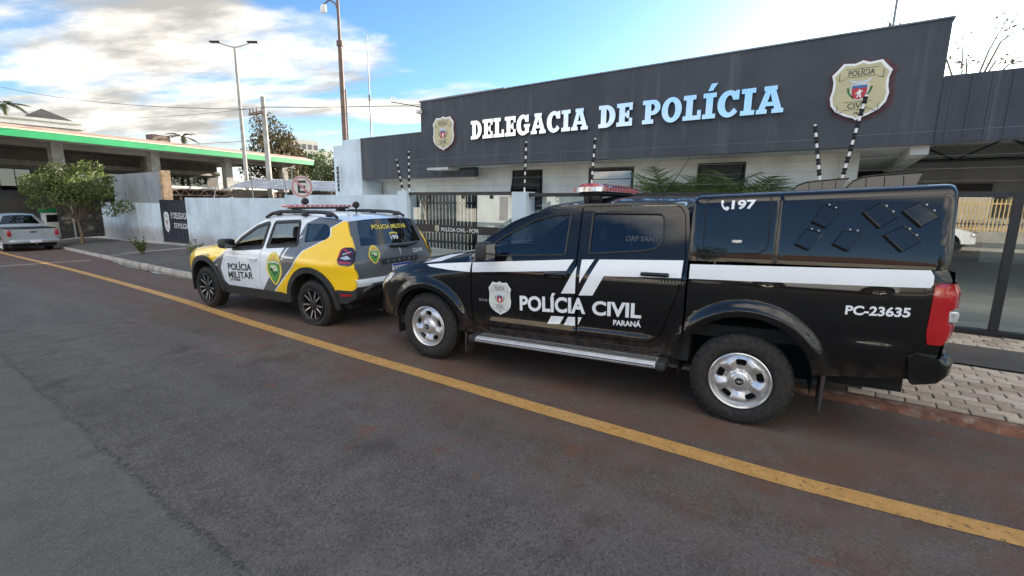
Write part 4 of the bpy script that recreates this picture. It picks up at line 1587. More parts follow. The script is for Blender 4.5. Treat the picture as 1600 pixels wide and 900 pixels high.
# --- rear: tailgate, lamps, bumper
b = MB()
b.grid([[(4.235 + .012 * math.sin(k / 9 * math.pi), -.90 + 1.8 * j / 8, .62 + (1.225 - .62) * k / 9) for j in range(9)] for k in range(10)])
pk.finish(b, 'tailgate', PAINTK, smooth=60)
b = MB()
b.rbox(4.24, 4.262, -.12, .12, 1.08, 1.14, .008, 1)
pk.finish(b, 'tailgate_handle', PLASTIC, smooth=40)
tl = [(4.140, 1.140), (4.175, 1.158), (4.236, 1.158), (4.250, 1.05), (4.252, .90), (4.236, .76), (4.150, .752), (4.132, .80), (4.140, .95)]
for sg in (0, 1):
    b = MB()
    zs = [.755, .79, .84, .885, .905, .93, .955, .985, 1.0, 1.05, 1.10, 1.135, 1.155]
    rows_ = []
    for z in zs:
        x0 = pl(z, [(.755, 4.150), (.82, 4.136), (1.14, 4.140), (1.158, 4.175)])
        bul = .016 + .014 * (1 if (z < .885 or z > 1.0) else .2)
        xr = pl(z, [(.755, 4.262), (.84, 4.285), (.885, 4.288), (.905, 4.268), (.985, 4.268), (1.0, 4.29), (1.10, 4.288), (1.158, 4.265)])
        yo = -Wt(4.15, z) - .004
        rows_.append([(x0, yo + .012, z), (x0 + .004, yo - .004, z), (x0 + .05, yo - bul * .4, z), (xr - .035, yo + .004, z), (xr - .006, yo + .045, z), (xr, yo + .10, z), (xr - .01, yo + .19, z), (4.235, yo + .20, z)])
    b.grid(rows_)
    lamp = pk.finish(b, 'tail_lamp', REDL, smooth=35, right=bool(sg))
    b = MB()
    yo = -Wt(4.15, .94)
    b.rbox(4.232, 4.282, yo - .002, yo + .15, .908, .982, .008, 1)
    pk.finish(b, 'reverse_lamp', CLEARL, lamp, 40, bool(sg))
b = MB()
pr = [(4.10, .49), (4.13, .475), (4.28, .50), (4.33, .555), (4.335, .63), (4.30, .665), (4.12, .69), (4.06, .66)]
ys = [-.935, -.93, -.915, -.89, -.85, -.80, -.72, -.6, 0, .6, .72, .80, .85, .89, .915, .93, .935]
rows_ = []
for y in ys:
    k = max(0, (abs(y) - .70) / .235)
    sx_ = 1 - .38 * (1 - math.sqrt(max(0, 1 - k * k)))
    rows_.append([(4.08 + (x - 4.08) * sx_, y, z) for x, z in pr])
b.grid(rows_, close_u=True)
b.add(rows_[0], [tuple(range(len(pr)))])
b.add(rows_[-1], [tuple(range(len(pr)))])
pk.finish(b, 'rear_bumper', PAINTK, smooth=38)
b = MB()
b.rbox(4.07, 4.285, -.80, .80, .668, .698, .012, 2)
pk.finish(b, 'bumper_step', mat('grey_bumper_pad', (.10, .11, .12), .45, var=.15), smooth=40)
# --- running board, mud flaps, mirrors, fuel flap
for sg in (0, 1):
    b = MB()
    prf = [(-.885, .395), (-.905, .412), (-1.02, .408), (-1.045, .392), (-1.05, .372), (-1.04, .356), (-.90, .352)]
    b.grid([[(x, y, z) for y, z in prf] for x in (.72, 1.3, 1.9, 2.48)], close_u=True)
    rb = pk.finish(b, 'running_board', mat('brushed_aluminium', (.62, .63, .64), .35, metal=.7, var=.1, vs=20), smooth=30, right=bool(sg))
    for x0, x1 in ((.64, .719), (2.481, 2.56)):
        b = MB()
        b.rbox(x0, x1, -1.055, -.88, .345, .418, .015, 2)
        pk.finish(b, 'end_cap', PLASTIC, rb, 40, bool(sg))
    b = MB()
    for yy in (-.945, -.985):
        b.box(.73, 2.47, yy - .006, yy + .006, .4125, .4155)
    b.box(.73, 2.47, -1.0525, -1.0505, .377, .386)
    pk.finish(b, 'tread_strip', PLASTIC, rb, None, bool(sg))
    for fx, z0, z1, w in ((.50, .17, .50, .22), (3.63, .16, .60, .24)):
        b = MB()
        b.rbox(fx - .012, fx + .012, -.90, -.90 + w, z0, z1, .006, 1)
        pk.finish(b, 'mud_flap', DIRTYP, None, 40, bool(sg))
    b = MB()
    b.rbox(.79, .915, -1.175, -.975, 1.175, 1.36, .045, 3)
    b.tube([(.82, -.86, 1.235), (.84, -.99, 1.23)], .028, 8)
    mr_ = pk.finish(b, 'door_mirror', PLASTIC, None, 45, bool(sg))
    b = MB()
    b.add([(.9165, -1.155, 1.20), (.9165, -.995, 1.20), (.9165, -.995, 1.335), (.9165, -1.155, 1.335)], [(0, 1, 2, 3)])
    pk.finish(b, 'mirror_glass', MIRR, mr_, None, bool(sg))
pk.panel('fuel_flap', arch(2.788, 1.015, .080, 0, 345, 23), PAINTK, sides=(0,), lift=.004, flange=.006, step=.03)
# --- white stripe, slashes, lettering, badge
ST = [[(-.04, 1.078), (.2, 1.102), (.588, 1.134), (.588, 1.038), (.3, 1.045), (.02, 1.060)], [(.610, 1.135), (1.1, 1.168), (1.682, 1.205), (1.628, 1.104), (1.1, 1.070), (.612, 1.039)],
      [(1.757, 1.207), (1.872, 1.212), (1.752, .985), (1.752, .900), (1.752, .897), (1.742, 1.16)], [(1.918, 1.214), (2.612, 1.234), (2.612, 1.097), (1.98, 1.078), (1.885, .900), (1.757, .892)],
      [(2.672, 1.212), (3.4, 1.224), (4.112, 1.236), (4.132, 1.20), (4.134, 1.150), (4.122, 1.124), (3.4, 1.110), (2.672, 1.098)],
      [(1.489, .672), (1.618, .680), (1.573, .602), (1.447, .594)], [(1.657, .683), (1.725, .686), (1.725, .604), (1.613, .600)], [(1.753, .688), (1.790, .690), (1.753, .612)]]
ST[2] = [(1.757, 1.207), (1.872, 1.212), (1.758, 1.0)]
ST.append([(1.722, 1.150), (1.722, .905), (1.586, .896)])
for k, sgm in enumerate(ST):
    pk.decal('white_stripe', sgm, LETW, sides=(0, 1))
pk.text('door_lettering', 'POLÍCIA', 1.158, .693, .665, .185, LETW, .034, 0, tilt=.045)
pk.text('door_lettering', 'CIVIL', 1.885, .722, .432, .132, LETW, .034, 0, tilt=.030)
pk.text('door_lettering', 'PARANÁ', 2.078, .650, .24, .062, LETW, .03, 0, tilt=.035)
pk.text('model_badge', 'S10', .690, .752, .10, .026, SILVER, .02, 0)
pk.text('unit_number', 'PC-23635', 3.698, .912, .345, .066, LETW, .032, 0, tilt=.038)
pk.text('window_lettering', 'DRP SANT', 2.12, 1.372, .27, .045, mat('faint_grey_vinyl', (.045, .05, .058), .4), .01, lift=-.008)
put_layers('door_badge', shield_layers(mat('pale_badge_vinyl', (.62, .64, .60), .45, var=.05), LETW), lambda a, c, lv: pk.pt(.935 + a * .255, -Wt(.935 + a * .255, .806 + c * .318) - .003 - .0008 * lv, .806 + c * .318), 1, truck, step=.16)
b = MB()         # white band over the bonnet
rws = []
for k in range(9):
    u = -1 + .62 * k / 8
    row = []
    for x in (-.10, .02, .14):
        xx = x + .25 * (u + 1)
        w = Wt(xx, he(xx))
        kk = 1 - abs(u) ** 2.2
        row.append((xx - .06 * max(0, min(1, -xx / .8)) * kk, u * w, he(xx) + (.055 + .02 * (xx + .8)) * kk + .004))
    rws.append(row)
b.grid(rws)
pk.finish(b, 'hood_stripe', LETW, smooth=60)
# --- canopy over the bed
def Wc(x, z):
    top = pl(x, [(2.64, 1.74), (3.2, 1.752), (4.2, 1.776)])
    h = top - z
    w = sp(z, [(1.20, .912), (1.30, .905), (1.5, .872), (1.72, .825), (1.8, .80)])
    r = .07
    if h < r:
        w -= r - math.sqrt(max(0, r * r - (r - max(0, h)) ** 2))
    for xe, sg in ((2.635, 1), (4.215, -1)):
        d = (x - xe) * sg
        rr_ = .05
        if d < rr_:
            w -= rr_ - math.sqrt(max(0, rr_ ** 2 - (rr_ - max(0, d)) ** 2))
    w -= .012 * math.exp(-((x - 3.245) / .008) ** 2)
    if x < 3.245:
        w -= .006
    return w


xsn = [2.635, 2.638, 2.645, 2.66, 2.685, 2.72, 2.8, 2.9, 3.0, 3.1, 3.18, 3.22, 3.233, 3.240, 3.245, 3.250, 3.257, 3.27, 3.35, 3.5, 3.7, 3.9, 4.05, 4.13, 4.165, 4.19, 4.205, 4.212, 4.215]
rows_ = []
for x in xsn:
    top = pl(x, [(2.64, 1.74), (3.2, 1.752), (4.2, 1.776)])
    e = 0
    for xe, sg in ((2.635, 1), (4.215, -1)):
        d = (x - xe) * sg
        if d < .05:
            e = .05 - math.sqrt(max(0, .05 ** 2 - (.05 - d) ** 2))
    zz = [1.238, 1.30, 1.40, 1.50, 1.58, 1.63, top - .09, top - .07, top - .052, top - .036, top - .022, top - .011, top - .004, top - .001]
    left = [(x, -Wc(x, z), z - e * max(0, (z - 1.3) / .45)) for z in zz]
    wt_ = Wc(x, top - .001)
    mid = [(x, -wt_ * (1 - k / 6), top - e + .022 * (1 - (1 - k / 6) ** 2)) for k in range(1, 6)]
    half = left + mid
    rows_.append(half + [(x, 0, top - e + .022)] + [(a, -y, z) for a, y, z in reversed(half)])
b = MB()
b.grid(rows_)
b.add(rows_[0], [tuple(range(len(rows_[0])))])
b.add(rows_[-1], [tuple(range(len(rows_[-1])))])
canopy = pk.finish(b, 'canopy', PAINTK, smooth=42)
hat = round_poly([(2.755, 1.318), (2.80, 1.306), (3.14, 1.312), (3.190, 1.36), (3.175, 1.715), (3.14, 1.722), (2.80, 1.712), (2.748, 1.70)], [.04, .02, .03, .04, .03, .02, .02, .03], 4)
for sg in (0, 1):
    hd = pk.panel('canopy_hatch', hat, PAINTK, parent=canopy, sides=(sg,), lift=.010, flange=.010, step=.03, W=Wc)[0]
    lp = resample(offset_poly(hat, .004), .04)
    b = MB()
    b.tube([(x, -Wc(x, z) - .001, z) for x, z in lp + lp[:2]], .005, 6, caps=False)
    pk.finish(b, 'hatch_seal', BLACKR, hd, 40, bool(sg))
    b = MB()
    b.rbox(2.95, 3.02, -Wc(2.985, 1.393) - .026, -Wc(2.985, 1.393) - .008, 1.380, 1.406, .006, 1)
    b.lathe([(.011, 0), (.011, .02), (0, .021)], 12, Matrix.Translation((2.985, -Wc(2.985, 1.393) - .024, 1.393)) @ Matrix.Rotation(R(90), 4, 'X'))
    pk.finish(b, 'hatch_lock', SILVER, hd, 40, bool(sg))
vs, fs = text_mesh('197', 1, .034, 0, 1.0, 4, (.163, .068))
pk.decal('hatch_lettering', ([(2.922 + a, 1.630 + c + .02 * a) for a, c in vs], fs), LETW, canopy, .019, W=Wc)
ph = [(2.850, 1.700), (2.866, 1.702), (2.874, 1.682), (2.864, 1.672), (2.874, 1.655), (2.892, 1.645), (2.903, 1.655), (2.922, 1.646), (2.920, 1.630), (2.904, 1.622), (2.875, 1.634), (2.855, 1.658), (2.846, 1.684)]
ph = [(2.846 + (x - 2.846) * .80, z) for x, z in ph]
pk.decal('phone_symbol', ph, LETW, canopy, .019, W=Wc, step=.03)
vents = [[(3.501, 1.660), (3.599, 1.610), (3.53, 1.502), (3.445, 1.544)], [(3.412, 1.490), (3.516, 1.459), (3.446, 1.347), (3.36, 1.389)], [(3.631, 1.482), (3.737, 1.466), (3.672, 1.347), (3.58, 1.393)],
         [(3.816, 1.660), (3.911, 1.569), (3.827, 1.503), (3.725, 1.608)], [(4.016, 1.664), (4.117, 1.572), (4.036, 1.511), (3.935, 1.612)], [(3.947, 1.514), (4.044, 1.417), (3.957, 1.352), (3.854, 1.458)]]
for vt in vents:
    for sg in (0, 1):
        P = lambda i, l: (vt[i][0], -Wc(*vt[i]) - l, vt[i][1])
        T_, R_, B_, L_ = 0, 1, 2, 3
        b = MB()
        lf = .020
        a = [P(T_, .0165), P(R_, .0165), P(B_, lf), P(L_, lf)]
        n = [(x, y + .005, z) for x, y, z in a]
        b.add(a + n, [(0, 1, 2, 3), (7, 6, 5, 4), (0, 4, 5, 1), (1, 5, 6, 2), (2, 6, 7, 3), (3, 7, 4, 0)])
        b.add([P(T_, .014), P(L_, lf - .004), P(L_, -.004), P(T_, -.004)], [(0, 1, 2, 3)])
        b.add([P(R_, .014), P(R_, -.004), P(B_, -.004), P(B_, lf - .004)], [(0, 1, 2, 3)])
        b.tube([a[0], a[1], a[2], a[3], a[0]], .0045, 6, caps=False)
        vo = pk.finish(b, 'louvre', PAINTK, canopy, 30, bool(sg))
        b = MB()
        b.add([P(B_, .002), P(L_, .002), P(T_, .0025), P(R_, .0025)], [(0, 1, 2, 3)])
        ex = lambda i, dx, dz: (vt[i][0] + dx, -Wc(*vt[i]) - .003, vt[i][1] + dz)
        b.add([P(L_, .003), P(B_, .003), ex(B_, -.014, -.012), ex(L_, -.014, -.012)], [(0, 1, 2, 3)])
        pk.finish(b, 'louvre_slot', UNDER, vo, None, bool(sg))
        b = MB()
        for k in (.3, .7):
            cx, cz = vt[0][0] + (vt[1][0] - vt[0][0]) * k, vt[0][1] + (vt[1][1] - vt[0][1]) * k
            b.lathe([(.007, 0), (.005, .004), (0, .005)], 8, Matrix.Translation((cx + .006, -Wc(cx, cz), cz + .010)) @ Matrix.Rotation(R(90), 4, 'X'))
        pk.finish(b, 'rivet', SILVER, vo, 40, bool(sg))
for x0, x1, ya, h in ((3.30, 3.70, -.15, .075), (3.66, 4.13, -.30, .085)):
    b = MB()
    zr = pl(x0, [(2.64, 1.76), (4.2, 1.796)])
    prf = [(x0, zr - .012), (x0 + .05, zr + h * .6), (x0 + .11, zr + h * .9), (x0 + .18, zr + h), (x1, zr + h + .012), (x1 - .015, zr + h - .01), (x1 - .05, zr - .012)]
    n = len(prf)
    ln = lambda z: ya + .55 * (z - zr)
    b.grid([[(x, ln(z), z) for x, z in prf], [(x, ya + .30, z) for x, z in prf]], close_u=True)
    b.add([(x, ln(z), z) for x, z in prf], [tuple(range(n))])
    b.add([(x, ya + .30, z) for x, z in prf], [tuple(range(n))])
    fin = pk.finish(b, 'roof_deflector', PAINTK, canopy, 25)
    b = MB()
    b.tube([(x, ln(z) - .004, z) for x, z in prf[:5]], .005, 6)
    pk.finish(b, 'deflector_edge', PAINTK, fin, 40)
    for k in range(3):
        b = MB()
        xx = x0 + .13 + k * (x1 - x0 - .1) / 3.3
        b.tube([(xx, ln(zr) - .002, zr - .005), (xx, ln(zr + h * .86) - .002, zr + h * .86)], .003, 5)
        pk.finish(b, 'deflector_rib', PAINTK, fin)
# --- light bar and aerial on the cab roof
lb = None
b = MB()
zr = 1.752
b.rbox(1.56, 1.80, -.52, .52, zr + .025, zr + .055, .01, 1)
for y in (-.45, .45):
    b.rbox(1.60, 1.76, y - .05, y + .05, zr - .03, zr + .03, .01, 1)
    b.tube([(1.66, y * 1.02, zr + .02), (1.67, y * 1.32, zr - .045)], .012, 6)
lb = pk.finish(b, 'light_bar', PLASTIC, smooth=40)


def bar_shell(z0, z1, k0, k1):
    rr_ = []
    for u in [-1, -.985, -.95, -.9, -.75, -.4, 0, .4, .75, .9, .95, .985, 1]:
        sh = math.sqrt(max(.02, 1 - max(0, (abs(u) - .86) / .14) ** 2))
        y = u * .61
        rr_.append([(1.68 + dx * (k0 if i in (0, 3) else k1) * sh, y, z0 + (z1 - z0) * (0 if i in (0, 3) else 1)) for i, dx in enumerate((-.14, -.14, .14, .14))])
    return rr_


b = MB()
rr_ = bar_shell(zr + .055, zr + .098, 1.0, .93)
b.grid(rr_, close_u=True)
b.add(rr_[0], [(0, 1, 2, 3)])
b.add(rr_[-1], [(0, 1, 2, 3)])
pk.finish(b, 'clear_lens', CLEARL, lb, 25)
b = MB()
rr_ = bar_shell(zr + .0985, zr + .128, .95, .55)
b.grid(rr_, close_u=True)
b.add(rr_[0], [(0, 1, 2, 3)])
b.add(rr_[-1], [(0, 1, 2, 3)])
pk.finish(b, 'red_lens', REDL, lb, 25)
b = MB()
for k in range(14):
    y = -.56 + k * .086
    b.box(1.525, 1.538, y - .004, y + .004, zr + .058, zr + .096)
    b.box(1.822, 1.835, y - .004, y + .004, zr + .058, zr + .096)
pk.finish(b, 'lens_rib', REDL, lb)
b = MB()
b.tube([(2.30, -.35, 1.75), (2.42, -.33, 1.93), (2.52, -.32, 2.10)], [.006, .004, .0025], 6)
pk.finish(b, 'aerial', BLACKR, smooth=60)
# --- wheels
for x in (0, 3.096):
    for sd in (-1, 1):
        wheel(pk, x, .365, .908, .368, .218, 'steel', sd)
# ================================================================== yellow, white and grey patrol car
def livery():
    t = NT('patrol_livery')
    sep = t.node('ShaderNodeSeparateXYZ')
    t.l.new(t.coord(), sep.inputs[0])
    x, z = sep.outputs[0], sep.outputs[2]

    def curve(pts):
        n = t.node('ShaderNodeFloatCurve')
        c = n.mapping.curves[0]
        pp = [(p[0] / 2.0, (p[1] + 1) / 5.0) for p in pts]
        c.points[0].location = pp[0]
        c.points[-1].location = pp[-1]
        for p in pp[1:-1]:
            c.points.new(*p)
        for p in c.points:
            p.handle_type = 'VECTOR'
        n.mapping.update()
        t.l.new(t.math('MULTIPLY', z, .5), n.inputs['Value'])
        return t.math('SUBTRACT', t.math('MULTIPLY', n.outputs[0], 5.0), 1.0)
    yb = curve([(0, 1.5), (.40, 1.80), (.43, 1.832), (.876, 2.344), (1.093, 2.513), (1.20, 2.76), (1.245, 2.861), (1.316, 2.985), (1.425, 2.96), (1.519, 3.144), (1.7, 3.4), (2, 3.6)])
    gb = curve([(0, 1.2), (.40, 1.525), (.712, 1.798), (.921, 1.976), (1.103, 2.074), (1.312, 2.353), (1.476, 2.426), (1.55, 2.628), (1.7, 2.9), (2, 3.2)])
    yf = curve([(0, -.9), (.60, -.1), (.75, .22), (.822, .332), (.958, .585), (1.06, .76), (1.2, .9), (2, .9)])
    gf = curve([(0, .7), (.37, .60), (.712, .500), (1.014, .668), (1.12, .75), (2, .75)])
    gt = lambda a, b: t.math('GREATER_THAN', a, b)
    WH, GR, YE = (.74, .79, .84), (.105, .115, .125), (.95, .60, .006)
    c = t.mix(gt(x, gb), WH, GR)
    sl = t.math('SUBTRACT', x, t.math('ADD', gb, .075))
    zz = t.math('MULTIPLY', gt(z, .94), t.math('LESS_THAN', z, 1.30))
    c = t.mix(t.math('MULTIPLY', t.math('LESS_THAN', t.math('ABSOLUTE', sl), .016), zz), c, WH)
    c = t.mix(gt(x, t.math('SUBTRACT', yb, .028)), c, WH)
    c = t.mix(gt(x, yb), c, YE)
    c = t.mix(t.math('LESS_THAN', x, gf), c, GR)
    c = t.mix(t.math('LESS_THAN', x, t.math('ADD', yf, .03)), c, WH)
    c = t.mix(t.math('LESS_THAN', x, yf), c, YE)
    d = t.ramp(t.noise(4, 7, .65), .5, .8, 0, .08)
    low = t.ramp(z, .68, .38, .0, .32)
    c = t.mix(t.math('MULTIPLY', t.math('ADD', d, low), t.ramp(t.noise(9, 6, .7), .3, .7)), c, (.20, .14, .10))
    t.set(Base_Color=c, Roughness=.28, Coat_Weight=.9)
    t.b.inputs['Coat Roughness'].default_value = .03
    return t.m


LIV = livery()
CWHITE = mat('white_car_paint', (.74, .79, .84), .28, var=.04, vs=3, coat=.9)
CGREY = mat('grey_car_paint', (.105, .115, .125), .28, var=.08, vs=3, coat=.9)
CYEL = mat('yellow_car_paint', (.95, .60, .006), .28, var=.06, vs=3, coat=.9)
DX, DY, DA, DZ0 = -8.696, 3.390, .105, -.083
_c, _s = math.cos(DA), math.sin(DA)
suv = thing('patrol_car', 'yellow, white and grey police sport utility car with roof light bar', 'police car', (DX - _s * .90, DY + _c * .90, DZ0), DA)
WB = 2.673


def hd_(x):
    return sp(x, [(-.86, .78), (-.78, .86), (-.6, .93), (-.3, .985), (.1, 1.025), (.6, 1.055)])


def Wd(x, z):
    w = sp(z, [(.25, .85), (.3, .862), (.42, .885), (.6, .90), (.85, .905), (.98, .895), (1.05, .875), (1.10, .85), (1.5, .69), (1.58, .64), (1.64, .56)])
    if x < .66:
        k = max(0, min(1, (.66 - x) / .14))
        lo = sp(min(z, .85), [(.25, .85), (.42, .885), (.6, .90), (.85, .905)])
        t_ = max(0, (z - (hd_(x) - .17)) / .17)
        w = w * (1 - k) + (lo - .11 * t_ * t_) * k
    # shoulder over the rear wheel
    w += .018 * math.exp(-((z - .93) / .09) ** 2) * max(0, min(1, (x - 2.0) / .4))
    w *= sp(x, [(-.9, .66), (-.82, .75), (-.68, .86), (-.48, .935), (-.2, .985), (.1, 1), (2.75, 1), (3.1, .982), (3.3, .95), (3.45, .895), (3.56, .82)])
    return w


dc = Car(suv, Wd)
SW = .345
# body side split in fender, two doors, quarter
d1 = round_poly([(.600, .43), (1.505, .44), (1.530, .70), (1.578, 1.09), (1.640, 1.49), (1.45, 1.455), (1.20, 1.352), (.95, 1.225), (.74, 1.075), (.668, 1.01), (.585, .75)], [.03, .01, 0, 0, .015, .02, .02, .02, .02, .01, 0], 3)
w1 = round_poly([(.868, 1.050), (.985, 1.178), (1.325, 1.372), (1.585, 1.440), (1.552, 1.108)], [.01, .03, .03, .02, .015], 4)
d2 = round_poly([(1.518, .44), (2.06, .445), (2.14, .60), (2.22, .74), (2.36, .88), (2.41, 1.0), (2.415, 1.16), (2.36, 1.525), (1.652, 1.492), (1.590, 1.09), (1.543, .70)], [.01, .03, .03, .03, .05, .03, .02, .03, .015, 0, 0], 3)
w2 = round_poly([(1.690, 1.122), (1.735, 1.452), (2.275, 1.482), (2.335, 1.175)], [.015, .02, .03, .02], 4)
qw = round_poly([(2.475, 1.205), (2.455, 1.470), (2.83, 1.480), (2.935, 1.425), (2.968, 1.315), (2.89, 1.258)], [.02, .03, .05, .05, .04, .03], 4)
shell = [(.585, .36), (2.10, .37), (2.16, .55)] + arch(WB, SW, .475, 152, 8, 26) + [(3.155, .50), (3.40, .50), (3.46, .58), (3.485, .80), (3.44, 1.0), (3.40, 1.18), (3.33, 1.30), (3.20, 1.515), (3.063, 1.545), (2.43, 1.572), (1.809, 1.592), (1.555, 1.540), (1.329, 1.450), (1.027, 1.290), (.859, 1.182), (.70, 1.070), (.62, 1.062), (.575, 1.04), (.578, .75)]
RD2 = [.49, .51, .53, .55, .57, .60]
for s in (0, 1):
    dc.panel('body_side', shell, LIV, [offset_poly(d1, .0045), offset_poly(d2, .0045), qw], sides=(s,), flange=.03, step=.06)
    a1 = dc.panel('front_door', d1, LIV, [w1], sides=(s,), step=.06)[0]
    a2 = dc.panel('rear_door', d2, LIV, [w2], sides=(s,), step=.06)[0]
    for dr, wn_, hx, hz_, op in ((a1, w1, 1.40, .915, 0), (a2, w2, 2.27, .985, 0)):
        b = MB()
        lp = resample(wn_, .05)
        b.tube([(x, -Wd(x, z) - .001, z) for x, z in lp + lp[:2]], .011, 6, caps=False)
        dc.finish(b, 'window_seal', PLASTIC, dr, 40, bool(s))
        if s == 1:
            dc.panel('door_glass', offset_poly(wn_, .004), TINT2, parent=dr, sides=(s,), flange=0, lift=-.010, step=.12)
        b = MB()
        b.rbox(hx - .10, hx + .10, -Wd(hx, hz_) - .045, -Wd(hx, hz_) - .022, hz_ - .018, hz_ + .018, .011, 2)
        for q in (-.07, .07):
            b.rbox(hx + q - .02, hx + q + .02, -Wd(hx, hz_) - .026, -Wd(hx, hz_) + .01, hz_ - .013, hz_ + .013, .005, 1)
        dc.finish(b, 'door_handle', CWHITE, dr, 40, bool(s))
        # black film on the frame round the window
    dc.panel('quarter_glass', offset_poly(qw, .003), TINT, sides=(s,), flange=0, lift=-.006, step=.1)
    for nm, poly, hole in (('window_frame', offset_poly(w1, .045), w1), ('window_frame', offset_poly(w2, .04), w2)):
        dc.panel(nm, poly, PLASTIC, [offset_poly(hole, .001)], sides=(s,), flange=0, lift=.0025, step=.08, parent=a1 if hole is w1 else a2)
    # plastic cladding: sill and arches
    dc.panel('sill_cladding', [(.50, .30), (2.19, .31), (2.19, .42), (2.0, .452), (.66, .440), (.56, .50), (.50, .46)], PLASTIC, sides=(s,), lift=.014, flange=.03, step=.07)
    for cx, aa in ((0, (-3, 183)), (WB, (-3, 183))):
        out_ = arch(cx, SW, .535, aa[0], aa[1], 26)
        inn = arch(cx, SW, .452, aa[1], aa[0], 26)
        dc.panel('arch_cladding', out_ + inn, PLASTIC, sides=(s,), lift=.024, flange=.05, step=.05)
fen = [(-.80, .50), (-.47, .50)] + arch(0, SW, .47, 160, 10, 26) + [(.57, .40), (.572, .75), (.574, 1.036), (.30, hd_(.3)), (.1, hd_(.1)), (-.1, hd_(-.1)), (-.3, hd_(-.3)), (-.5, hd_(-.5)), (-.68, hd_(-.68)), (-.78, hd_(-.78)), (-.84, .76)]
dc.panel('front_fender', fen, LIV, flange=.03, step=.06)
well(dc, 0, SW, .455, .87, .48)
well(dc, WB, SW, .455, .87, .48)
# hood, roof, screens
b = MB()
b.grid(top_surface(dc, [(-.85, .72, 0, 0), (-.84, .80, .05, .02)] + [(x, hd_(x), .06 * max(0, min(1, -x / .8)), .04 + .03 * (x + .8)) for x in (-.78, -.65, -.5, -.3, -.1, .1, .3, .5, .62)], 20))
dc.finish(b, 'hood', LIV, smooth=50)
ct = [(.66, 1.06, .20, .02), (.70, 1.075, .20, .02), (.859, 1.182, .20, .02), (1.027, 1.290, .19, .025), (1.329, 1.450, .18, .03), (1.53, 1.532, .16, .035), (1.66, 1.565, .10, .04), (1.809, 1.592, .06, .045), (2.1, 1.585, .0, .055), (2.43, 1.572, 0, .06), (2.8, 1.560, 0, .055), (3.063, 1.545, -.02, .045), (3.20, 1.515, -.08, .035)]
rows = top_surface(dc, ct, 20)
paint, gl = MB(), MB()
for i in range(len(rows) - 1):
    for j in range(20):
        q = [rows[i][j], rows[i][j + 1], rows[i + 1][j + 1], rows[i + 1][j]]
        (gl if (i < 5 and 1 <= j <= 18) else paint).add(q, [(0, 1, 2, 3)])
dc.finish(paint, 'roof', CWHITE, smooth=50)
dc.finish(gl, 'windscreen', TINT2, smooth=60)
# tail: screen, tailgate, bumper built as rows across the car
tg = [(3.225, 1.52, -.085, .03), (3.27, 1.42, -.085, .0), (3.325, 1.30, -.085, .0), (3.37, 1.19, -.085, 0), (3.40, 1.13, -.085, 0), (3.435, 1.02, -.085, 0), (3.46, .94, -.075, 0), (3.47, .84, -.07, 0), (3.475, .745, -.07, 0)]
rows = top_surface(dc, tg, 24, lambda x, z: Wd(x, z) - .012)
for k, (nm, m, ra, ja) in enumerate((('tailgate', CGREY, (0, 8), (0, 24)),)):
    b = MB()
    g2 = MB()
    for i in range(ra[0], ra[1]):
        for j in range(24):
            q = [rows[i][j], rows[i][j + 1], rows[i + 1][j + 1], rows[i + 1][j]]
            (g2 if (i < 3 and 2 <= j <= 21) else b).add(q, [(0, 1, 2, 3)])
    tailgate = dc.finish(b, 'tailgate', CGREY, smooth=45)
    dc.finish(g2, 'rear_screen', glass('rear_car_glass', (.10, .115, .13), .05), tailgate, smooth=60)


def rear(u, z, lift=.006):
    """point on the tailgate: u -1..1 across, z height"""
    x = pl(-z, [(-1.52, 3.225), (-1.42, 3.27), (-1.30, 3.325), (-1.19, 3.37), (-1.13, 3.40), (-1.02, 3.435), (-.94, 3.46), (-.84, 3.47), (-.745, 3.475)])
    bow = pl(-z, [(-1.52, .085), (-1.02, .085), (-.94, .075), (-.84, .07)])
    w = Wd(x, z) - .012
    return (x + bow * (1 - abs(u) ** 2.2) + lift, u * w, z)


def rear_text(name, s, u0, z0, du, h, m, bold=.02, parent=None):
    vs, fs = text_mesh(s, 1, bold, 0, 1, 3, (du, h))
    b = MB()
    b.add([rear(u0 + a, z0 + c, .009) for a, c in vs], fs)
    return dc.finish(b, name, m, parent or tailgate)


YTXT = mat('yellow_vinyl', (.70, .58, .10), .45, var=.04)
rear_text('screen_lettering', 'POLICIA MILITAR', -.52, 1.405, 1.04, .062, YTXT, .03)
rear_text('screen_lettering', '190', -.10, 1.25, .22, .06, LETW, .03)
b = MB()
b.add([rear(-.10 + .11 + .13 * math.cos(R(a)), 1.325 + .03 * math.sin(R(a)), .009) for a in range(0, 181, 20)] + [rear(.01 + .09 * math.cos(R(a)), 1.322 + .012 * math.sin(R(a)), .009) for a in range(180, -1, -20)], [tuple(range(20))])
dc.finish(b, 'phone_symbol', YTXT, tailgate)
rear_text('unit_number', 'L2141', .42, 1.035, .30, .055, LETW, .03)
b = MB()
b.tube([rear(-.2, 1.165, .02), rear(.25, 1.15, .03), rear(.62, 1.17, .022)], [.02, .028, .012], 8)
dc.finish(b, 'rear_wiper', PLASTIC, tailgate, smooth=50)
b = MB()
g_ = [[rear(-.47 + .94 * j / 10, z, .012 + (.02 if 0 < k < 3 else 0)) for j in range(11)] for k, z in enumerate((.925, .935, .985, 1.0))]
b.grid(g_)
dc.finish(b, 'tailgate_garnish', PLASTIC, tailgate, smooth=30)
for k, ch in enumerate('DUSTER'):
    o_ = rear_text('model_letter', ch, -.36 + k * .135, .945, .05, .026, SILVER, .01)
    for v in o_.data.vertices:
        v.co.x += .026
b = MB()
emb = [(0, .065), (.03, .01), (0, -.065), (-.03, .01)]
b.add([rear(.03 + a * 1.1, 1.085 + c, .012) for a, c in emb], [(0, 1, 2, 3)])
dc.finish(b, 'maker_emblem', MACHINED, tailgate)
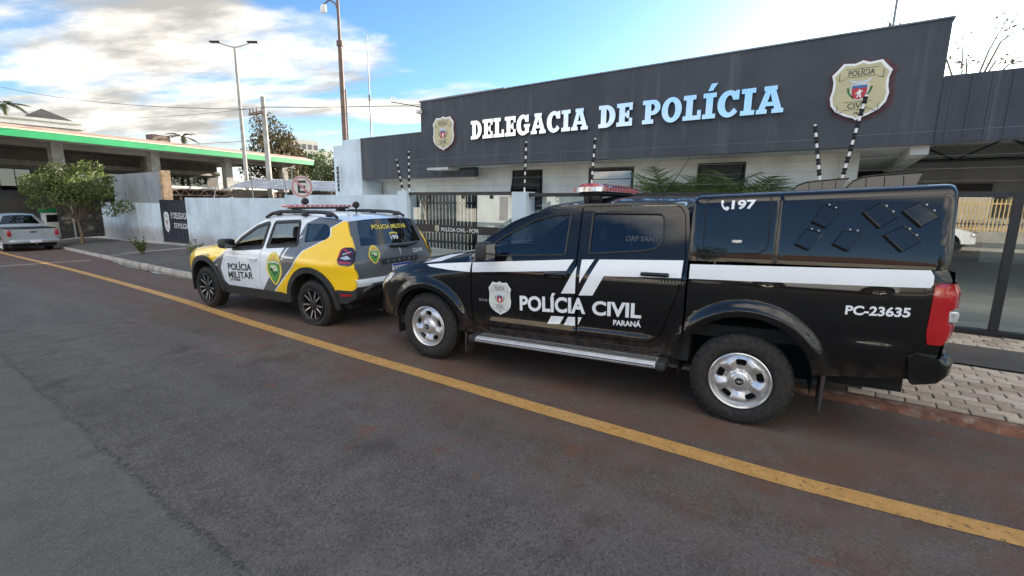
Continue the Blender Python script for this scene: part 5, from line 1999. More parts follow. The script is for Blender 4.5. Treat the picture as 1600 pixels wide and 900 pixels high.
# number plate
b = MB()
P = [rear(-.235, .795, .02), rear(.235, .795, .02), rear(.235, .905, .02), rear(-.235, .905, .02)]
x_ = max(p[0] for p in P)
b.box(x_, x_ + .008, -.2, .2, .787, .912)
pl_ = dc.finish(b, 'number_plate', LETW, tailgate)
b = MB()
b.add([(x_ + .0095, -.198, .880), (x_ + .0095, .198, .880), (x_ + .0095, .198, .910), (x_ + .0095, -.198, .910)], [(0, 1, 2, 3)])
dc.finish(b, 'plate_band', mat('plate_blue', (.02, .06, .35), .4), pl_)
vs, fs = text_mesh('TAN9I', 1, .012, 0, 1, 3, (.245, .064))
b = MB()
b.add([(x_ + .0095, -.175 + a, .803 + c) for a, c in vs], fs)
dc.finish(b, 'plate_number', INK, pl_)
# bumper
bp = [(3.455, .755, -.075, 0), (3.50, .745, -.085, 0), (3.515, .70, -.09, 0), (3.50, .655, -.09, 0)]
b = MB()
b.grid(top_surface(dc, bp, 24, lambda x, z: Wd(3.44, z) + .004))
dc.finish(b, 'rear_bumper', CWHITE, smooth=50)
b = MB()
b.grid(top_surface(dc, [(3.495, .657, -.085, 0), (3.505, .60, -.10, 0), (3.49, .52, -.09, 0), (3.40, .44, -.07, 0), (3.2, .38, 0, 0)], 24, lambda x, z: Wd(3.42, z) + .006))
dc.finish(b, 'bumper_skirt', PLASTIC, smooth=50)
for s in (0, 1):
    dc.panel('bumper_corner', round_poly([(3.12, .40), (3.34, .42), (3.47, .50), (3.50, .655), (3.42, .60), (3.17, .60)], .02, 3), PLASTIC, sides=(s,), lift=.012, flange=.03, step=.05)
    dc.panel('bumper_reflector', round_poly([(3.24, .515), (3.40, .525), (3.41, .555), (3.24, .545)], .008, 2), REDL, sides=(s,), lift=.018, flange=.006, step=.05)
    # tail lamp wrapping the corner
    tlp = [(3.215, 1.02), (3.225, 1.145), (3.27, 1.178), (3.385, 1.185), (3.44, 1.13), (3.46, 1.01), (3.44, .955), (3.40, .940), (3.25, .952)]
    tlp = round_poly(tlp, .02, 3)
    lm = dc.panel('tail_lamp', tlp, mat('smoked_lamp', (.035, .006, .008), .1, coat=1.0, var=.2), sides=(s,), lift=.016, flange=.02, step=.04)[0]
    for pts, m in (([(3.24, 1.155), (3.30, 1.165), (3.40, 1.10), (3.385, 1.085), (3.30, 1.14)], REDL), ([(3.24, .975), (3.42, .965), (3.43, .99), (3.26, 1.005)], REDL), ([(3.26, 1.04), (3.35, 1.075), (3.42, 1.035), (3.34, 1.02)], CLEARL), ([(3.225, 1.03), (3.245, 1.03), (3.25, 1.14), (3.23, 1.14)], REDL), ([(3.28, 1.075), (3.39, 1.12), (3.40, 1.135), (3.28, 1.095)], CLEARL)):
        dc.panel('lamp_segment', pts, m, parent=lm, sides=(s,), lift=.020, flange=.004, step=.05)
b = MB()
b.tube([(3.30, -.55, .40), (3.42, -.72, .47), (3.56, -.74, .60), (3.60, -.60, .665)], .028, 8)
b.tube([(3.30, .55, .40), (3.42, .72, .47), (3.56, .74, .60), (3.60, .60, .665)], .028, 8)
b.tube([(3.60, -.62, .668), (3.64, 0, .675), (3.60, .62, .668)], .03, 8)
b.tube([(3.36, -.5, .42), (3.40, 0, .42), (3.36, .5, .42)], .03, 8)
dc.finish(b, 'rear_guard_bar', PLASTIC, smooth=50)
# nose
b = MB()
b.grid([[(-.84 - .07 * (1 - (u ** 2)) - .03 * math.exp(-((z - .5) / .12) ** 2), u * Wd(-.84, z), z) for u in [-1 + k / 8 for k in range(17)]] for z in (.30, .38, .46, .55, .65, .74, .80)])
dc.finish(b, 'front_bumper', CYEL, smooth=50)
b = MB()
b.rbox(-.935, -.90, -.55, .55, .62, .76, .02, 2)
dc.finish(b, 'grille', PLASTIC, smooth=40)
for s in (0, 1):
    dc.panel('headlamp', round_poly([(-.83, .70), (-.80, .82), (-.62, .88), (-.52, .86), (-.60, .76), (-.78, .68)], .02, 3), CLEARL, sides=(s,), lift=.006, flange=.01, step=.05)
    dc.panel('side_repeater', round_poly([(.40, .735), (.455, .742), (.455, .768), (.41, .765)], .008, 2), CLEARL, sides=(s,), lift=.030, flange=.008, step=.03)
    b = MB()
    b.rbox(.80, .99, -1.10, -.90, 1.055, 1.20, .045, 3)
    b.tube([(.83, -.84, 1.07), (.86, -.93, 1.085)], .03, 8)
    m_ = dc.finish(b, 'door_mirror', PLASTIC, None, 45, bool(s))
    b = MB()
    b.add([(.9915, -1.08, 1.075), (.9915, -.92, 1.075), (.9915, -.92, 1.18), (.9915, -1.08, 1.18)], [(0, 1, 2, 3)])
    dc.finish(b, 'mirror_glass', MIRR, m_, None, bool(s))
    # roof rail with raised feet
    b = MB()
    yr = lambda x, z: -Wd(x, 1.56) + .035
    b.tube([(1.50, -.70, 1.535), (1.62, -.675, 1.595), (1.80, -.66, 1.628), (2.2, -.655, 1.637), (2.7, -.655, 1.632), (2.93, -.66, 1.612), (3.03, -.67, 1.565)], [.02, .026, .026, .026, .026, .026, .02], 8)
    for x in (1.75, 2.35, 2.86):
        b.rbox(x - .05, x + .05, -.69, -.63, 1.57, 1.63, .01, 1)
    dc.finish(b, 'roof_rail', PLASTIC, None, 45, bool(s))
# light bar, spot lamp, ball aerial
b = MB()
b.rbox(1.72, 1.98, -.50, .50, 1.665, 1.69, .008, 1)
for y in (-.42, .42):
    b.rbox(1.78, 1.92, y - .05, y + .05, 1.625, 1.668, .008, 1)
bar = dc.finish(b, 'light_bar', PLASTIC, smooth=40)
b = MB()
b.rbox(1.73, 1.97, -.60, .60, 1.6905, 1.732, .014, 2)
dc.finish(b, 'red_lens', mat('pink_red_lens', (.50, .17, .175), .18, coat=1.0, var=.35, vs=14), bar, smooth=40)
b = MB()
for k in range(13):
    y = -.54 + k * .09
    b.box(1.725, 1.729, y - .006, y + .006, 1.70, 1.725)
    b.box(1.971, 1.975, y - .006, y + .006, 1.70, 1.725)
dc.finish(b, 'lens_rib', LETW, bar)
b = MB()
b.lathe([(0, -.03), (.035, -.03), (.05, .0), (.052, .05), (.045, .06), (0, .06)], 16, Matrix.Translation((1.74, -.20, 1.775)) @ Matrix.Rotation(R(75), 4, 'Y'))
b.tube([(1.74, -.20, 1.735), (1.74, -.20, 1.77)], .012, 6)
dc.finish(b, 'spot_lamp', PLASTIC, bar, smooth=50)
b = MB()
b.lathe([(0, -.055), (.03, -.046), (.05, -.02), (.055, 0), (.05, .02), (.03, .046), (0, .055)], 14, Matrix.Translation((2.62, .05, 1.735)))
b.tube([(2.62, .05, 1.60), (2.62, .05, 1.70)], .014, 6)
dc.finish(b, 'ball_aerial', BLACKR, smooth=60)
# cabin
b = MB()
b.rbox(.50, .86, -.66, .66, .85, 1.05, .05, 2)
dc.finish(b, 'dashboard', PLASTIC, smooth=50)
b = MB()
b.lathe([(.17, -.013), (.185, 0), (.17, .013), (.157, 0)], 24, Matrix.Translation((1.02, -.37, 1.02)) @ Matrix.Rotation(R(-64), 4, 'Y'), closed=True)
dc.finish(b, 'steering_wheel', PLASTIC, smooth=50)
seat_row(dc, 1.42, (-.37, .37), .50)
seat_row(dc, 2.25, (-.40, .40), .52)
b = MB()
b.box(.4, 3.35, -.80, .80, .34, .42)
b.box(-.70, .5, -.50, .50, .24, .85)
b.box(.5, 3.3, -.48, .48, .22, .34)
b.box(3.0, 3.3, -.6, .6, .30, .9)
dc.finish(b, 'floor_pan', UNDER)
b = MB()
b.tube([(WB, -.70, .33), (WB, .70, .33)], .04, 8)
b.tube([(0, -.70, .33), (0, .70, .33)], .03, 8)
b.tube([(2.2, .3, .27), (3.0, .45, .33), (3.5, .5, .36)], .028, 8)
dc.finish(b, 'axle', UNDER, smooth=50)
for x in (0, WB):
    for sd in (-1, 1):
        wheel(dc, x, SW - .01, .895, .343, .226, 'alloy', sd)
# lettering and crest
dc.text('door_lettering', 'POLÍCIA', .712, .690, .62, .135, INK, .022, tilt=.045)
dc.text('door_lettering', 'MILITAR', .700, .560, .655, .108, INK, .018, tilt=.050)
dc.text('door_lettering', '27ºBPM', .730, .515, .27, .040, INK, .012, tilt=.04)
dc.text('unit_number', 'L2141', -.05, .862, .24, .05, CGREY, .02, tilt=.03)
CY2 = mat('crest_yellow', (.72, .58, .12), .45, var=.12, vs=30)
CG = mat('crest_green', (.10, .33, .06), .45, var=.15, vs=25)
CGD = mat('crest_dark_green', (.02, .13, .05), .45, var=.15)
CPALE = mat('crest_pale', (.62, .70, .50), .45, var=.08)
oval = []
for k in range(72):
    a = 2 * math.pi * k / 72
    rr_ = 1 + (.06 if k % 2 else -.02)
    hh = .5 * rr_ * (1 + .08 * max(0, math.sin(a)))
    oval.append((.40 * rr_ * math.cos(a) * (1 if math.sin(a) > -.2 else 1 - .45 * (-math.sin(a) - .2) ** 1.0), hh * math.sin(a)))
heart = [(-.30, .14), (-.22, .20), (0, .22), (.22, .20), (.30, .14), (.31, -.02), (.24, -.2), (.12, -.36), (0, -.47), (-.12, -.36), (-.24, -.2), (-.31, -.02)]
crest = [(oval, 0, CY2), ([(-.26, .30), (-.14, .36), (-.1, .47), (0, .40), (.1, .47), (.14, .36), (.26, .30), (0, .27)], 1, mat('crest_orange', (.62, .40, .06), .45)), (heart, 1, CGD), ([(x * .86, z * .88 - .005) for x, z in heart], 2, CG),
         ([(-.32, .15), (0, .19), (.32, .15), (.33, .25), (0, .29), (-.33, .25)], 2, CGD), ([(-.30, .165), (0, .2), (.30, .165), (.31, .235), (0, .275), (-.31, .235)], 3, CPALE),
         ([(-.14, .12), (.12, .13), (.2, -.04), (.02, -.06), (-.2, -.04)], 3, CPALE), ([(-.21, -.03), (-.16, .03), (-.08, .05), (-.02, -.06), (-.12, -.08)], 4, INK), ([(-.13, -.10), (.2, -.05), (.16, -.14), (.06, -.18), (.02, -.28), (-.06, -.16)], 4, CGD), ([(.03, .06), (.07, .08), (.06, .02), (.01, .02)], 4, INK)]
vs, fs = text_mesh('PARANÁ', 1, .02, 0, 1, 3, (.46, .045))
crest.append((([(a - .23, c + .185) for a, c in vs], fs), 4, CGD))
put_layers('door_crest', crest, lambda a, c, lv: dc.pt(1.890 + a * .44, -Wd(1.890 + a * .44, .790 + c * .46) - .003 - .0012 * lv, .790 + c * .46), 1, suv, step=.14)
put_layers('rear_crest', crest, lambda a, c, lv: rear(-.60 + a * .30, 1.065 + c * .235, .012 + .0012 * lv), 1, suv, step=.2)
# ================================================================== plants
def leafmat(name, col, col2):
    t = NT(name)
    oi = t.node('ShaderNodeNewGeometry')
    n = t.noise(1.3, 3, .6, t.geo())
    c = t.mix(t.ramp(n, .35, .65), col, col2)
    c = t.mix(t.math('MULTIPLY', oi.outputs['Random Per Island'], .6), c, tuple(x * 1.5 for x in col2))
    t.set(Base_Color=c, Roughness=.5, Specular_IOR_Level=.4)
    t.b.inputs['Subsurface Weight'].default_value = 0
    tr = t.node('ShaderNodeBsdfTranslucent')
    t.l.new(c, tr.inputs[0])
    mx = t.node('ShaderNodeMixShader')
    mx.inputs[0].default_value = .3
    t.l.new(t.b.outputs[0], mx.inputs[1])
    t.l.new(tr.outputs[0], mx.inputs[2])
    t.l.new(mx.outputs[0], t.n['Material Output'].inputs[0])
    return t.m


BARK = mat('bark', (.16, .115, .08), .95, var=.35, vs=9, bump=.8, bs=25)
LEAF1 = leafmat('bright_leaf', (.060, .085, .022), (.115, .145, .036))
LEAF2 = leafmat('dark_leaf', (.030, .050, .016), (.060, .075, .028))
LEAF3 = leafmat('palm_leaf', (.045, .085, .025), (.085, .13, .040))
LEAF4 = leafmat('bronze_leaf', (.045, .040, .016), (.085, .070, .028))


def leaves(b, rng, c, rad, n, size, flat=.0):
    for _ in range(n):
        while True:
            d = Vector((rng.uniform(-1, 1), rng.uniform(-1, 1), rng.uniform(-1, 1)))
            if .15 < d.length < 1:
                break
        d = d.normalized() * d.length ** .55
        p = Vector(c) + Vector((d.x * rad[0], d.y * rad[1], d.z * rad[2]))
        ax = Vector((rng.gauss(0, 1), rng.gauss(0, 1), rng.gauss(0, 1) * (1 - flat) + flat * 2)).normalized()
        u = ax.orthogonal().normalized()
        u.rotate(Matrix.Rotation(rng.uniform(0, 6.28), 3, ax))
        v = ax.cross(u)
        s = size * rng.uniform(.6, 1.35)
        b.add([p - u * s, p - v * s * .42 + ax * s * .1, p + u * s, p + v * s * .42 + ax * s * .1], [(0, 1, 2, 3)])


def tree(name, label, base, trunk, limbs, clumps, leaf, n, size, r0, seed=1, group=None, cat='tree'):
    rng = random.Random(seed)
    t = thing(name, label, cat, base, 0, group)
    b = MB()
    b.tube(trunk, [r0 * (1 - .45 * i / (len(trunk) - 1)) for i in range(len(trunk))], 9)
    for l in limbs:
        k = len(l)
        b.tube(l, [r0 * .5 * (1 - .8 * i / (k - 1)) for i in range(k)], 6)
    b.build('trunk', BARK, t, smooth=60)
    b = MB()
    vol = sum(c[1][0] * c[1][1] * c[1][2] for c in clumps)
    for c, rad in clumps:
        leaves(b, rng, c, rad, int(n * rad[0] * rad[1] * rad[2] / vol), size)
    b.build('crown', leaf, t, fix=False)
    return t


def auto_tree(name, label, base, h, cr, ch, leaf, n, size, r0, seed, group=None, nl=9, squash=1.0):
    """trunk that forks into limbs carrying leaf clumps spread through an uneven crown"""
    rng = random.Random(seed)
    zt = h - ch
    trunk = [(0, 0, -.2), (rng.uniform(-.05, .05), rng.uniform(-.05, .05), zt * .5), (rng.uniform(-.12, .12), rng.uniform(-.12, .12), zt)]
    limbs, clumps = [], []
    for k in range(nl):
        a = 6.283 * k / nl + rng.uniform(-.4, .4)
        rr_ = cr * rng.uniform(.35, .85)
        zz = zt + ch * rng.uniform(.25, .85)
        e = Vector((math.cos(a) * rr_, math.sin(a) * rr_ * squash, zz))
        s = Vector(trunk[-1]) * rng.uniform(.85, 1.0)
        m = s.lerp(e, .5) + Vector((0, 0, .12 * ch))
        limbs.append([s, m, e])
        q = rng.uniform(.30, .46)
        clumps.append((e, (cr * q, cr * q, ch * q * .72)))
        clumps.append((m + Vector((rng.uniform(-.2, .2) * cr, rng.uniform(-.2, .2) * cr, .1 * ch)), (cr * .3, cr * .3, ch * .22)))
    clumps.append(((0, 0, zt + ch * .72), (cr * .42, cr * .42, ch * .28)))
    return tree(name, label, base, trunk, limbs, clumps, leaf, n, size, r0, seed + 7, group)


def frond(b, rng, base, dirv, L, droop, lw, nl=13, fw_=.035):
    d = Vector(dirv).normalized()
    side = d.cross(Vector((0, 0, 1)))
    side = side.normalized() if side.length > .05 else Vector((1, 0, 0))
    pts = []
    for i in range(nl + 1):
        u = i / nl
        pts.append(Vector(base) + d * L * u + Vector((0, 0, -droop * L * u * u)))
    b.tube([pts[0], pts[nl // 2], pts[-1]], [.012 * L, .008 * L, .003 * L], 4, caps=False)
    for i in range(2, nl + 1):
        u = i / nl
        ll = lw * L * math.sin(min(1, u * 1.15) * math.pi * .86 + .12)
        t_ = (pts[i] - pts[i - 1]).normalized()
        for sg in (-1, 1):
            tip = pts[i] + (side * sg * .8 + t_ * .7).normalized() * ll + Vector((0, 0, -.25 * ll * rng.uniform(.4, 1.3)))
            w = t_ * fw_ * L
            b.add([pts[i] - w * .5, pts[i] + w * .5, tip], [(0, 1, 2)])


def palm(name, label, base, h, L, nf, leaf, seed, r0=.14, upright=.3, group=None, droop=.55, stems=1, spread=.0):
    rng = random.Random(seed)
    t = thing(name, label, 'palm', base, 0, group)
    b, f = MB(), MB()
    for s in range(stems):
        ox, oy = rng.uniform(-1, 1) * spread, rng.uniform(-1, 1) * spread
        hh = h * rng.uniform(.75, 1.0) if stems > 1 else h
        b.tube([(ox, oy, -.1), (ox + rng.uniform(-.05, .05), oy, hh * .5), (ox * 1.3, oy * 1.3, hh)], [r0, r0 * .8, r0 * .7], 8)
        for k in range(nf):
            a = 6.283 * k / nf + rng.uniform(-.3, .3)
            el = rng.uniform(upright - .35, upright + .75)
            frond(f, rng, (ox * 1.3, oy * 1.3, hh), (math.cos(a), math.sin(a), el), L * rng.uniform(.8, 1.1), droop * rng.uniform(.6, 1.2), (.34 if stems > 1 else .30), 15, .026 if stems > 1 else .09)
    b.build('trunk', BARK, t, smooth=60)
    f.build('fronds', leaf, t, fix=False)
    return t


# street tree left of the dark gate, broad low crown on a forked stem
rng = random.Random(5)
limbs, clumps = [], []
for k in range(16):
    a = 6.283 * k / 16 + rng.uniform(-.2, .2)
    rr_ = rng.uniform(.9, 2.15)
    e = Vector((math.cos(a) * rr_ * .95 - .55, math.sin(a) * rr_ * 1.0, rng.uniform(1.75, 3.2) - .18 * (rr_ - 1.3)))
    m = Vector((e.x * .42 - .1, e.y * .42, 1.75 + .35 * rng.random()))
    limbs.append([(-.18, 0, 1.05), (e.x * .18 - .15, e.y * .18, 1.35), m, e])
    q = rng.uniform(.55, .85)
    clumps.append((e, (q, q, q * .62)))
    clumps.append((m + Vector((rng.uniform(-.4, .4), rng.uniform(-.4, .4), .75)), (.6, .6, .42)))
for k in range(5):
    clumps.append(((rng.uniform(-1.2, .5), rng.uniform(-.8, .8), rng.uniform(3.0, 3.75)), (.62, .62, .38)))
tree('street_tree', 'small broad leafy tree on the sidewalk behind the silver pickup', (-31.3, 6.85, walk_z(-31.3, 6.85)), [(0, 0, -.1), (-.06, .02, .5), (-.18, 0, 1.1)], limbs, clumps, LEAF1, 8000, .08, .085, 3)
# trees and palms beyond the fuel station
auto_tree('shade_tree', 'tall dark tree behind the right end of the green canopy', (-50.4, 27.6, -1), 11.2, 3.3, 7.6, LEAF4, 5200, .20, .3, 11, 'trees beyond the fuel station', 13)
auto_tree('shade_tree', 'rounded tree just left of the pale blue block wall', (-40.6, 28.0, -1), 6.6, 2.6, 4.2, LEAF2, 3000, .17, .22, 14, 'trees beyond the fuel station')
auto_tree('shade_tree', 'pale feathery tree between the tall dark tree and the block wall', (-56.8, 35.2, -1), 9.0, 3.0, 5.0, LEAF3, 2600, .22, .22, 17, 'trees beyond the fuel station')
auto_tree('shade_tree', 'low dark tree under the right end of the green canopy', (-53, 33, -1), 5.8, 3.4, 4.6, LEAF2, 2600, .22, .22, 19, 'trees beyond the fuel station')
palm('palm_tree', 'lone palm standing above the middle of the green canopy roof', (-82.3, 31.1, 1), 9.9, 2.4, 13, LEAF2, 4, .22, .2, 'distant palms')
palm('palm_tree', 'distant palm at the left edge above the white house', (-112, 17.6, 4), 12.4, 3.4, 13, LEAF2, 6, .3, .25, 'distant palms')
# twigs of a tree behind the station
rng = random.Random(8)
tw = thing('backyard_tree', 'sparse tree branches showing above the right end of the station roof', 'tree', (3.2, 24.4, 0))
b, lf = MB(), MB()
b.tube([(0, 0, 0), (.1, .1, 3), (.0, .1, 5.6)], [.2, .16, .11], 8)
for k in range(15):
    a = rng.uniform(0, 6.28)
    e = Vector((math.cos(a) * rng.uniform(.8, 3.4) - .8, math.sin(a) * rng.uniform(.5, 2), rng.uniform(6.6, 8.8)))
    m = Vector((e.x * .5, e.y * .5, 6.2 + rng.uniform(0, 1.2)))
    b.tube([(0, .1, 5.2), m, e], [.05, .03, .012], 5)
    for u in (.55, .75, .95):
        p = m.lerp(e, u)
        leaves(lf, rng, p, (.35, .35, .25), 7, .09)
b.build('trunk', BARK, tw, smooth=60)
lf.build('crown', LEAF4, tw, fix=False)
# garden palms behind the glass
palm('garden_palm', 'feathery garden palm under the right windows behind the pickup roof', (-2.85, 10.3, .15), 1.6, 1.65, 10, LEAF3, 21, .03, 1.0, 'garden palms behind the fence', .5, 5, .55)
palm('garden_palm', 'feathery garden palm beside the far right window', (-1.45, 10.5, .15), 1.5, 1.5, 10, LEAF3, 25, .03, 1.0, 'garden palms behind the fence', .5, 4, .35)
palm('garden_palm', 'low garden palm behind the glass gate', (-6.15, 9.25, .15), .55, 1.25, 11, LEAF3, 29, .04, .8, 'garden palms behind the fence', .5, 3, .2)
# weeds along the pavement
for i, (x, y, h, lab) in enumerate(((-21.0, 6.2, .55, 'green weed clump growing from the sidewalk left of the police car'), (-15.6, 5.9, .62, 'weed clump in front of the pale blue wall behind the police car bonnet'))):
    t = thing('weed_clump', lab, 'plant', (x, y, walk_z(x, y)), 0, 'weeds on the sidewalk')
    rng = random.Random(40 + i)
    b = MB()
    for k in range(26):
        a = rng.uniform(0, 6.28)
        d = Vector((math.cos(a) * rng.uniform(.1, .6), math.sin(a) * rng.uniform(.1, .6), 1)).normalized()
        L = h * rng.uniform(.5, 1.15)
        b.tube([(0, 0, -.02), d * L * .5, d * L], [.006, .004, .002], 4, caps=False)
        for u in (.4, .55, .7, .85, 1.0):
            leaves(b, rng, d * L * u, (.05, .05, .04), 3, .045)
    b.build('foliage', LEAF1, t, fix=False)
# puddle by the gutter
b = MB()
rng = random.Random(2)
n = 40
top_ = [(-21.5 + 9.5 * k / n, 0) for k in range(n + 1)]
W_ = [max(.03, .30 * math.sin(math.pi * k / n) * (.55 + .6 * rng.random())) for k in range(n + 1)]
b.grid([[(x, ky(x) - .03 - (0 if r == 0 else W_[k]), gz(x) + .006) for k, (x, _) in enumerate(top_)] for r in (0, 1)])
wt = NT('puddle_water')
wt.set(Base_Color=(.05, .045, .04), Roughness=.04, Specular_IOR_Level=.7)
tag(b.build('puddle', wt.m), kind='structure')

# ================================================================== fuel station and everything beyond the walls
GREEN = mat('green_fascia', (.015, .27, .095), .4, var=.1, vs=.6)
CREAM = mat('cream_strip', (.62, .58, .40), .5, var=.08)
ROOFB = mat('faded_roof_sheet', (.40, .27, .20), .8, var=.2, vs=.8, dirt=((.25, .2, .17), .6, .6))
A0, A1 = Vector((-39.2, 1.5, 0)), Vector((-45.05, 28.7, 0))
dv = (A1 - A0).normalized()
ang = math.atan2(dv.y, dv.x)
LN = (A1 - A0).length
gs = thing('fuel_station', 'fuel station canopy with long bright green fascia and dark underside', 'fuel station', A0, ang)
# local x runs along the fascia, local y towards the back (away from the street)
part('fascia', GREEN, gs, (0, LN, 0, .25, 5.24, 5.66))
part('fascia_trim', CREAM, gs, (-.02, LN + .02, -.03, .255, 5.663, 5.74))
b = MB()
b.add([(0, 0, 5.74), (LN, 0, 5.74), (LN, 1.2, 6.05), (0, 1.2, 6.05), (0, 16, 6.05), (LN, 16, 6.05)], [(0, 1, 2, 3), (3, 2, 5, 4)])
b.build('roof_sheet', ROOFB, gs)
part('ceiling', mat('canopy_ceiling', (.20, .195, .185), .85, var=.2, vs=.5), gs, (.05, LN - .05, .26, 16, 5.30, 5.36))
for x in (1.5, 8.1, 14.1, 20.2, 26.3):
    part('column', CONC, gs, (x - .32, x + .32, 2.4, 2.95, -1.3, 5.3))
for x in (4.5, 17.0):
    part('column', CONC, gs, (x - .3, x + .3, 8.4, 8.95, -1.3, 5.3))
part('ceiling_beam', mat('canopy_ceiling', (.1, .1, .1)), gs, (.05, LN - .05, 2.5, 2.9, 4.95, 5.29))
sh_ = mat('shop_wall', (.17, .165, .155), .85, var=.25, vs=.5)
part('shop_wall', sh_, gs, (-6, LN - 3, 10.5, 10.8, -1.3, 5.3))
for k in range(10):
    x0 = 1.0 + k * 2.3
    o_ = part('shop_window', BLACKM, gs, (x0, x0 + 1.9, 10.43, 10.495, 2.2, 3.9))
    part('pane', glass('shop_glass', (.2, .22, .22), .12), o_, (x0 + .08, x0 + .92, 10.40, 10.42, 2.3, 3.8))
    part('pane', MATS['shop_glass'], o_, (x0 + .98, x0 + 1.82, 10.40, 10.42, 2.3, 3.8))
part('shop_band', mat('grey_band', (.30, .29, .27), .8, var=.2), gs, (-6, LN - 3, 10.1, 10.49, 4.1, 4.5))
part('roof_box', mat('brown_louvre', (.14, .10, .08), .8, var=.3), gs, (18.0, 19.5, 9, 10, 6.05, 7.45))
part('roof_box', mat('brown_louvre', (.14, .10, .08)), gs, (16.2, 16.9, 9, 9.6, 6.05, 6.4))
for k, x in enumerate((8.1, 14.1, 20.2)):
    pm = thing('fuel_pump', ('fuel pump behind the street tree under the canopy', 'fuel pump near the middle column of the canopy', 'fuel pump near the right column of the canopy')[k], 'fuel pump', A0 + dv * x + Vector((-dv.y, dv.x, 0)) * 4.6 + Vector((0, 0, -1.05)), ang, 'fuel pumps under the canopy')
    b = MB()
    b.rbox(-.45, .45, -.25, .25, 0, 1.75, .05, 2)
    b.build('cabinet', WHITEP, pm, smooth=40)
    b = MB()
    b.rbox(-.35, .35, -.27, -.24, 1.1, 1.6, .02, 1)
    b.build('display', BLACKM, pm, smooth=40)
    b = MB()
    b.rbox(-.55, .55, -.3, .3, 1.75, 2.05, .04, 2)
    b.build('header', GREEN, pm, smooth=40)
    b = MB()
    b.tube([(.45, 0, 1.3), (.62, 0, 1.5), (.66, 0, .9), (.5, 0, .6)], .025, 6)
    b.build('hose', BLACKR, pm, smooth=60)
# lattice-roofed wash bay under and beside the canopy
wb = thing('lattice_shed', 'low dark shed with white lattice truss edge under the green canopy', 'shed', (-38.6, 11.0, -1.0), math.atan2(14.1, -8.26))
GIRD = mat('rusty_girder', (.11, .07, .055), .8, var=.3, vs=4)
b = MB()
Lw = 18.5
for za, zb, r in ((3.42, 3.42, .05), (3.0, 3.0, .05)):
    b.tube([(0, 0, za), (Lw, 0, zb)], r, 5)
for k in range(37):
    x = k * .5
    b.tube([(x, 0, 3.0 if k % 2 else 3.42), (x + .5, 0, 3.42 if k % 2 else 3.0)], .025, 4)
b.build('truss', GIRD, wb)
part('roof_edge', mat('pale_roof_edge', (.42, .42, .40), .8, var=.3, vs=1), wb, (-.2, Lw + .2, -.12, 7, 3.50, 3.66))
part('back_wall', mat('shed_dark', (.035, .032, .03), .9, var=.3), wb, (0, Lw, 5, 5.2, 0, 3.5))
for k in range(5):
    part('shed_post', GIRD, wb, (k * 4.5, k * 4.5 + .14, 0, .14, 0, 3.0))
sh = thing('corrugated_shed', 'grey corrugated metal roof behind the no-parking sign', 'shed', (-31.2, 15.7, -.6))
CORR = mat('corrugated_zinc', (.42, .43, .44), .5, metal=.5, var=.25, vs=2)
b = MB()
rowsA, rowsB = [], []
for k in range(61):
    u = k / 60
    p = Vector((0, 0, 3.66)).lerp(Vector((5.6, 3.2, 3.45)), u)
    z = .035 * math.cos(k * math.pi)
    rowsA.append(p + Vector((0, 0, z)))
    rowsB.append(p + Vector((1.2, -2.2, -.62 + z)))
b.grid([rowsA, rowsB])
b.build('roof_sheet', CORR, sh, smooth=None)
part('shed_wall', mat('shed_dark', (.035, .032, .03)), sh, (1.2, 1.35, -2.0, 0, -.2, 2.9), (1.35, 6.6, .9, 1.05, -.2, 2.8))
part('shed_post', GIRD, sh, (6.5, 6.62, .92, 1.04, -.2, 2.8))
van = thing('parked_van', 'white van roof showing above the pale blue wall', 'van', (-22.9, 10.2, wz(-23)))
b = MB()
b.rbox(-1.1, 1.1, -.8, .8, .5, 2.02, .12, 3)
b.build('van_body', CWHITE, van, smooth=40)
b = MB()
b.rbox(-1.105, 1.105, -.74, .74, 1.35, 1.78, .06, 2)
b.build('van_window', TINT, van, smooth=40)
b = MB()
for x in (-.75, .75):
    for y in (-.72, .72):
        b.lathe([(0, -.09), (.3, -.09), (.32, 0), (.3, .09), (0, .09)], 20, Matrix.Translation((x, y, .32)) @ Matrix.Rotation(R(90), 4, 'X'))
b.build('van_wheel', TYRE, van, smooth=40)
# side building and house on the hill
lw_ = thing('pale_building', 'pale blue and white building at the left edge under the canopy', 'building', (-56, 9, -.5))
part('wall', m_streak('pale_wall', (.50, .55, .58), (.36, .4, .42), .4, .8), lw_, (-4, 4, -9, -2.2, 0, 4.6))
part('parapet', SILV, lw_, (-4.1, 4.1, -9.1, -2.1, 4.6, 6.4))
for k in range(3):
    part('window', BLACKM, lw_, (4.0, 4.06, -8.4 + k * 2.1, -7.3 + k * 2.1, 1.6, 3.3))
hs = thing('white_house', 'large white house with dark hipped roofs above the canopy at far left', 'house', (-117, 18.5, 3.2))
part('wall', mat('house_white', (.62, .62, .60), .8, var=.1), hs, (-6, 6, -9, 8, 0, 10.2))
part('cornice', mat('house_white', (.62, .62, .60)), hs, (-6.5, 6.5, -9.5, 8.5, 10.2, 10.7), (-6.3, 6.3, -9.3, 8.3, 11.1, 11.5))
part('cornice_neck', mat('house_cream', (.55, .53, .48), .8), hs, (-6, 6, -9, 8, 10.7, 11.1))
for y0, y1, h in ((-8.8, -2.2, 2.0), (1.0, 7.0, 2.1)):
    b = MB()
    b.add([(-6.3, y0, 11.5), (6.3, y0, 11.5), (6.3, y1, 11.5), (-6.3, y1, 11.5), (-2, (y0 + y1) / 2, 11.5 + h), (2, (y0 + y1) / 2, 11.5 + h)], [(0, 1, 5, 4), (1, 2, 5), (2, 3, 4, 5), (3, 0, 4)])
    b.build('roof', mat('dark_tiles', (.055, .05, .048), .8, var=.2), hs)
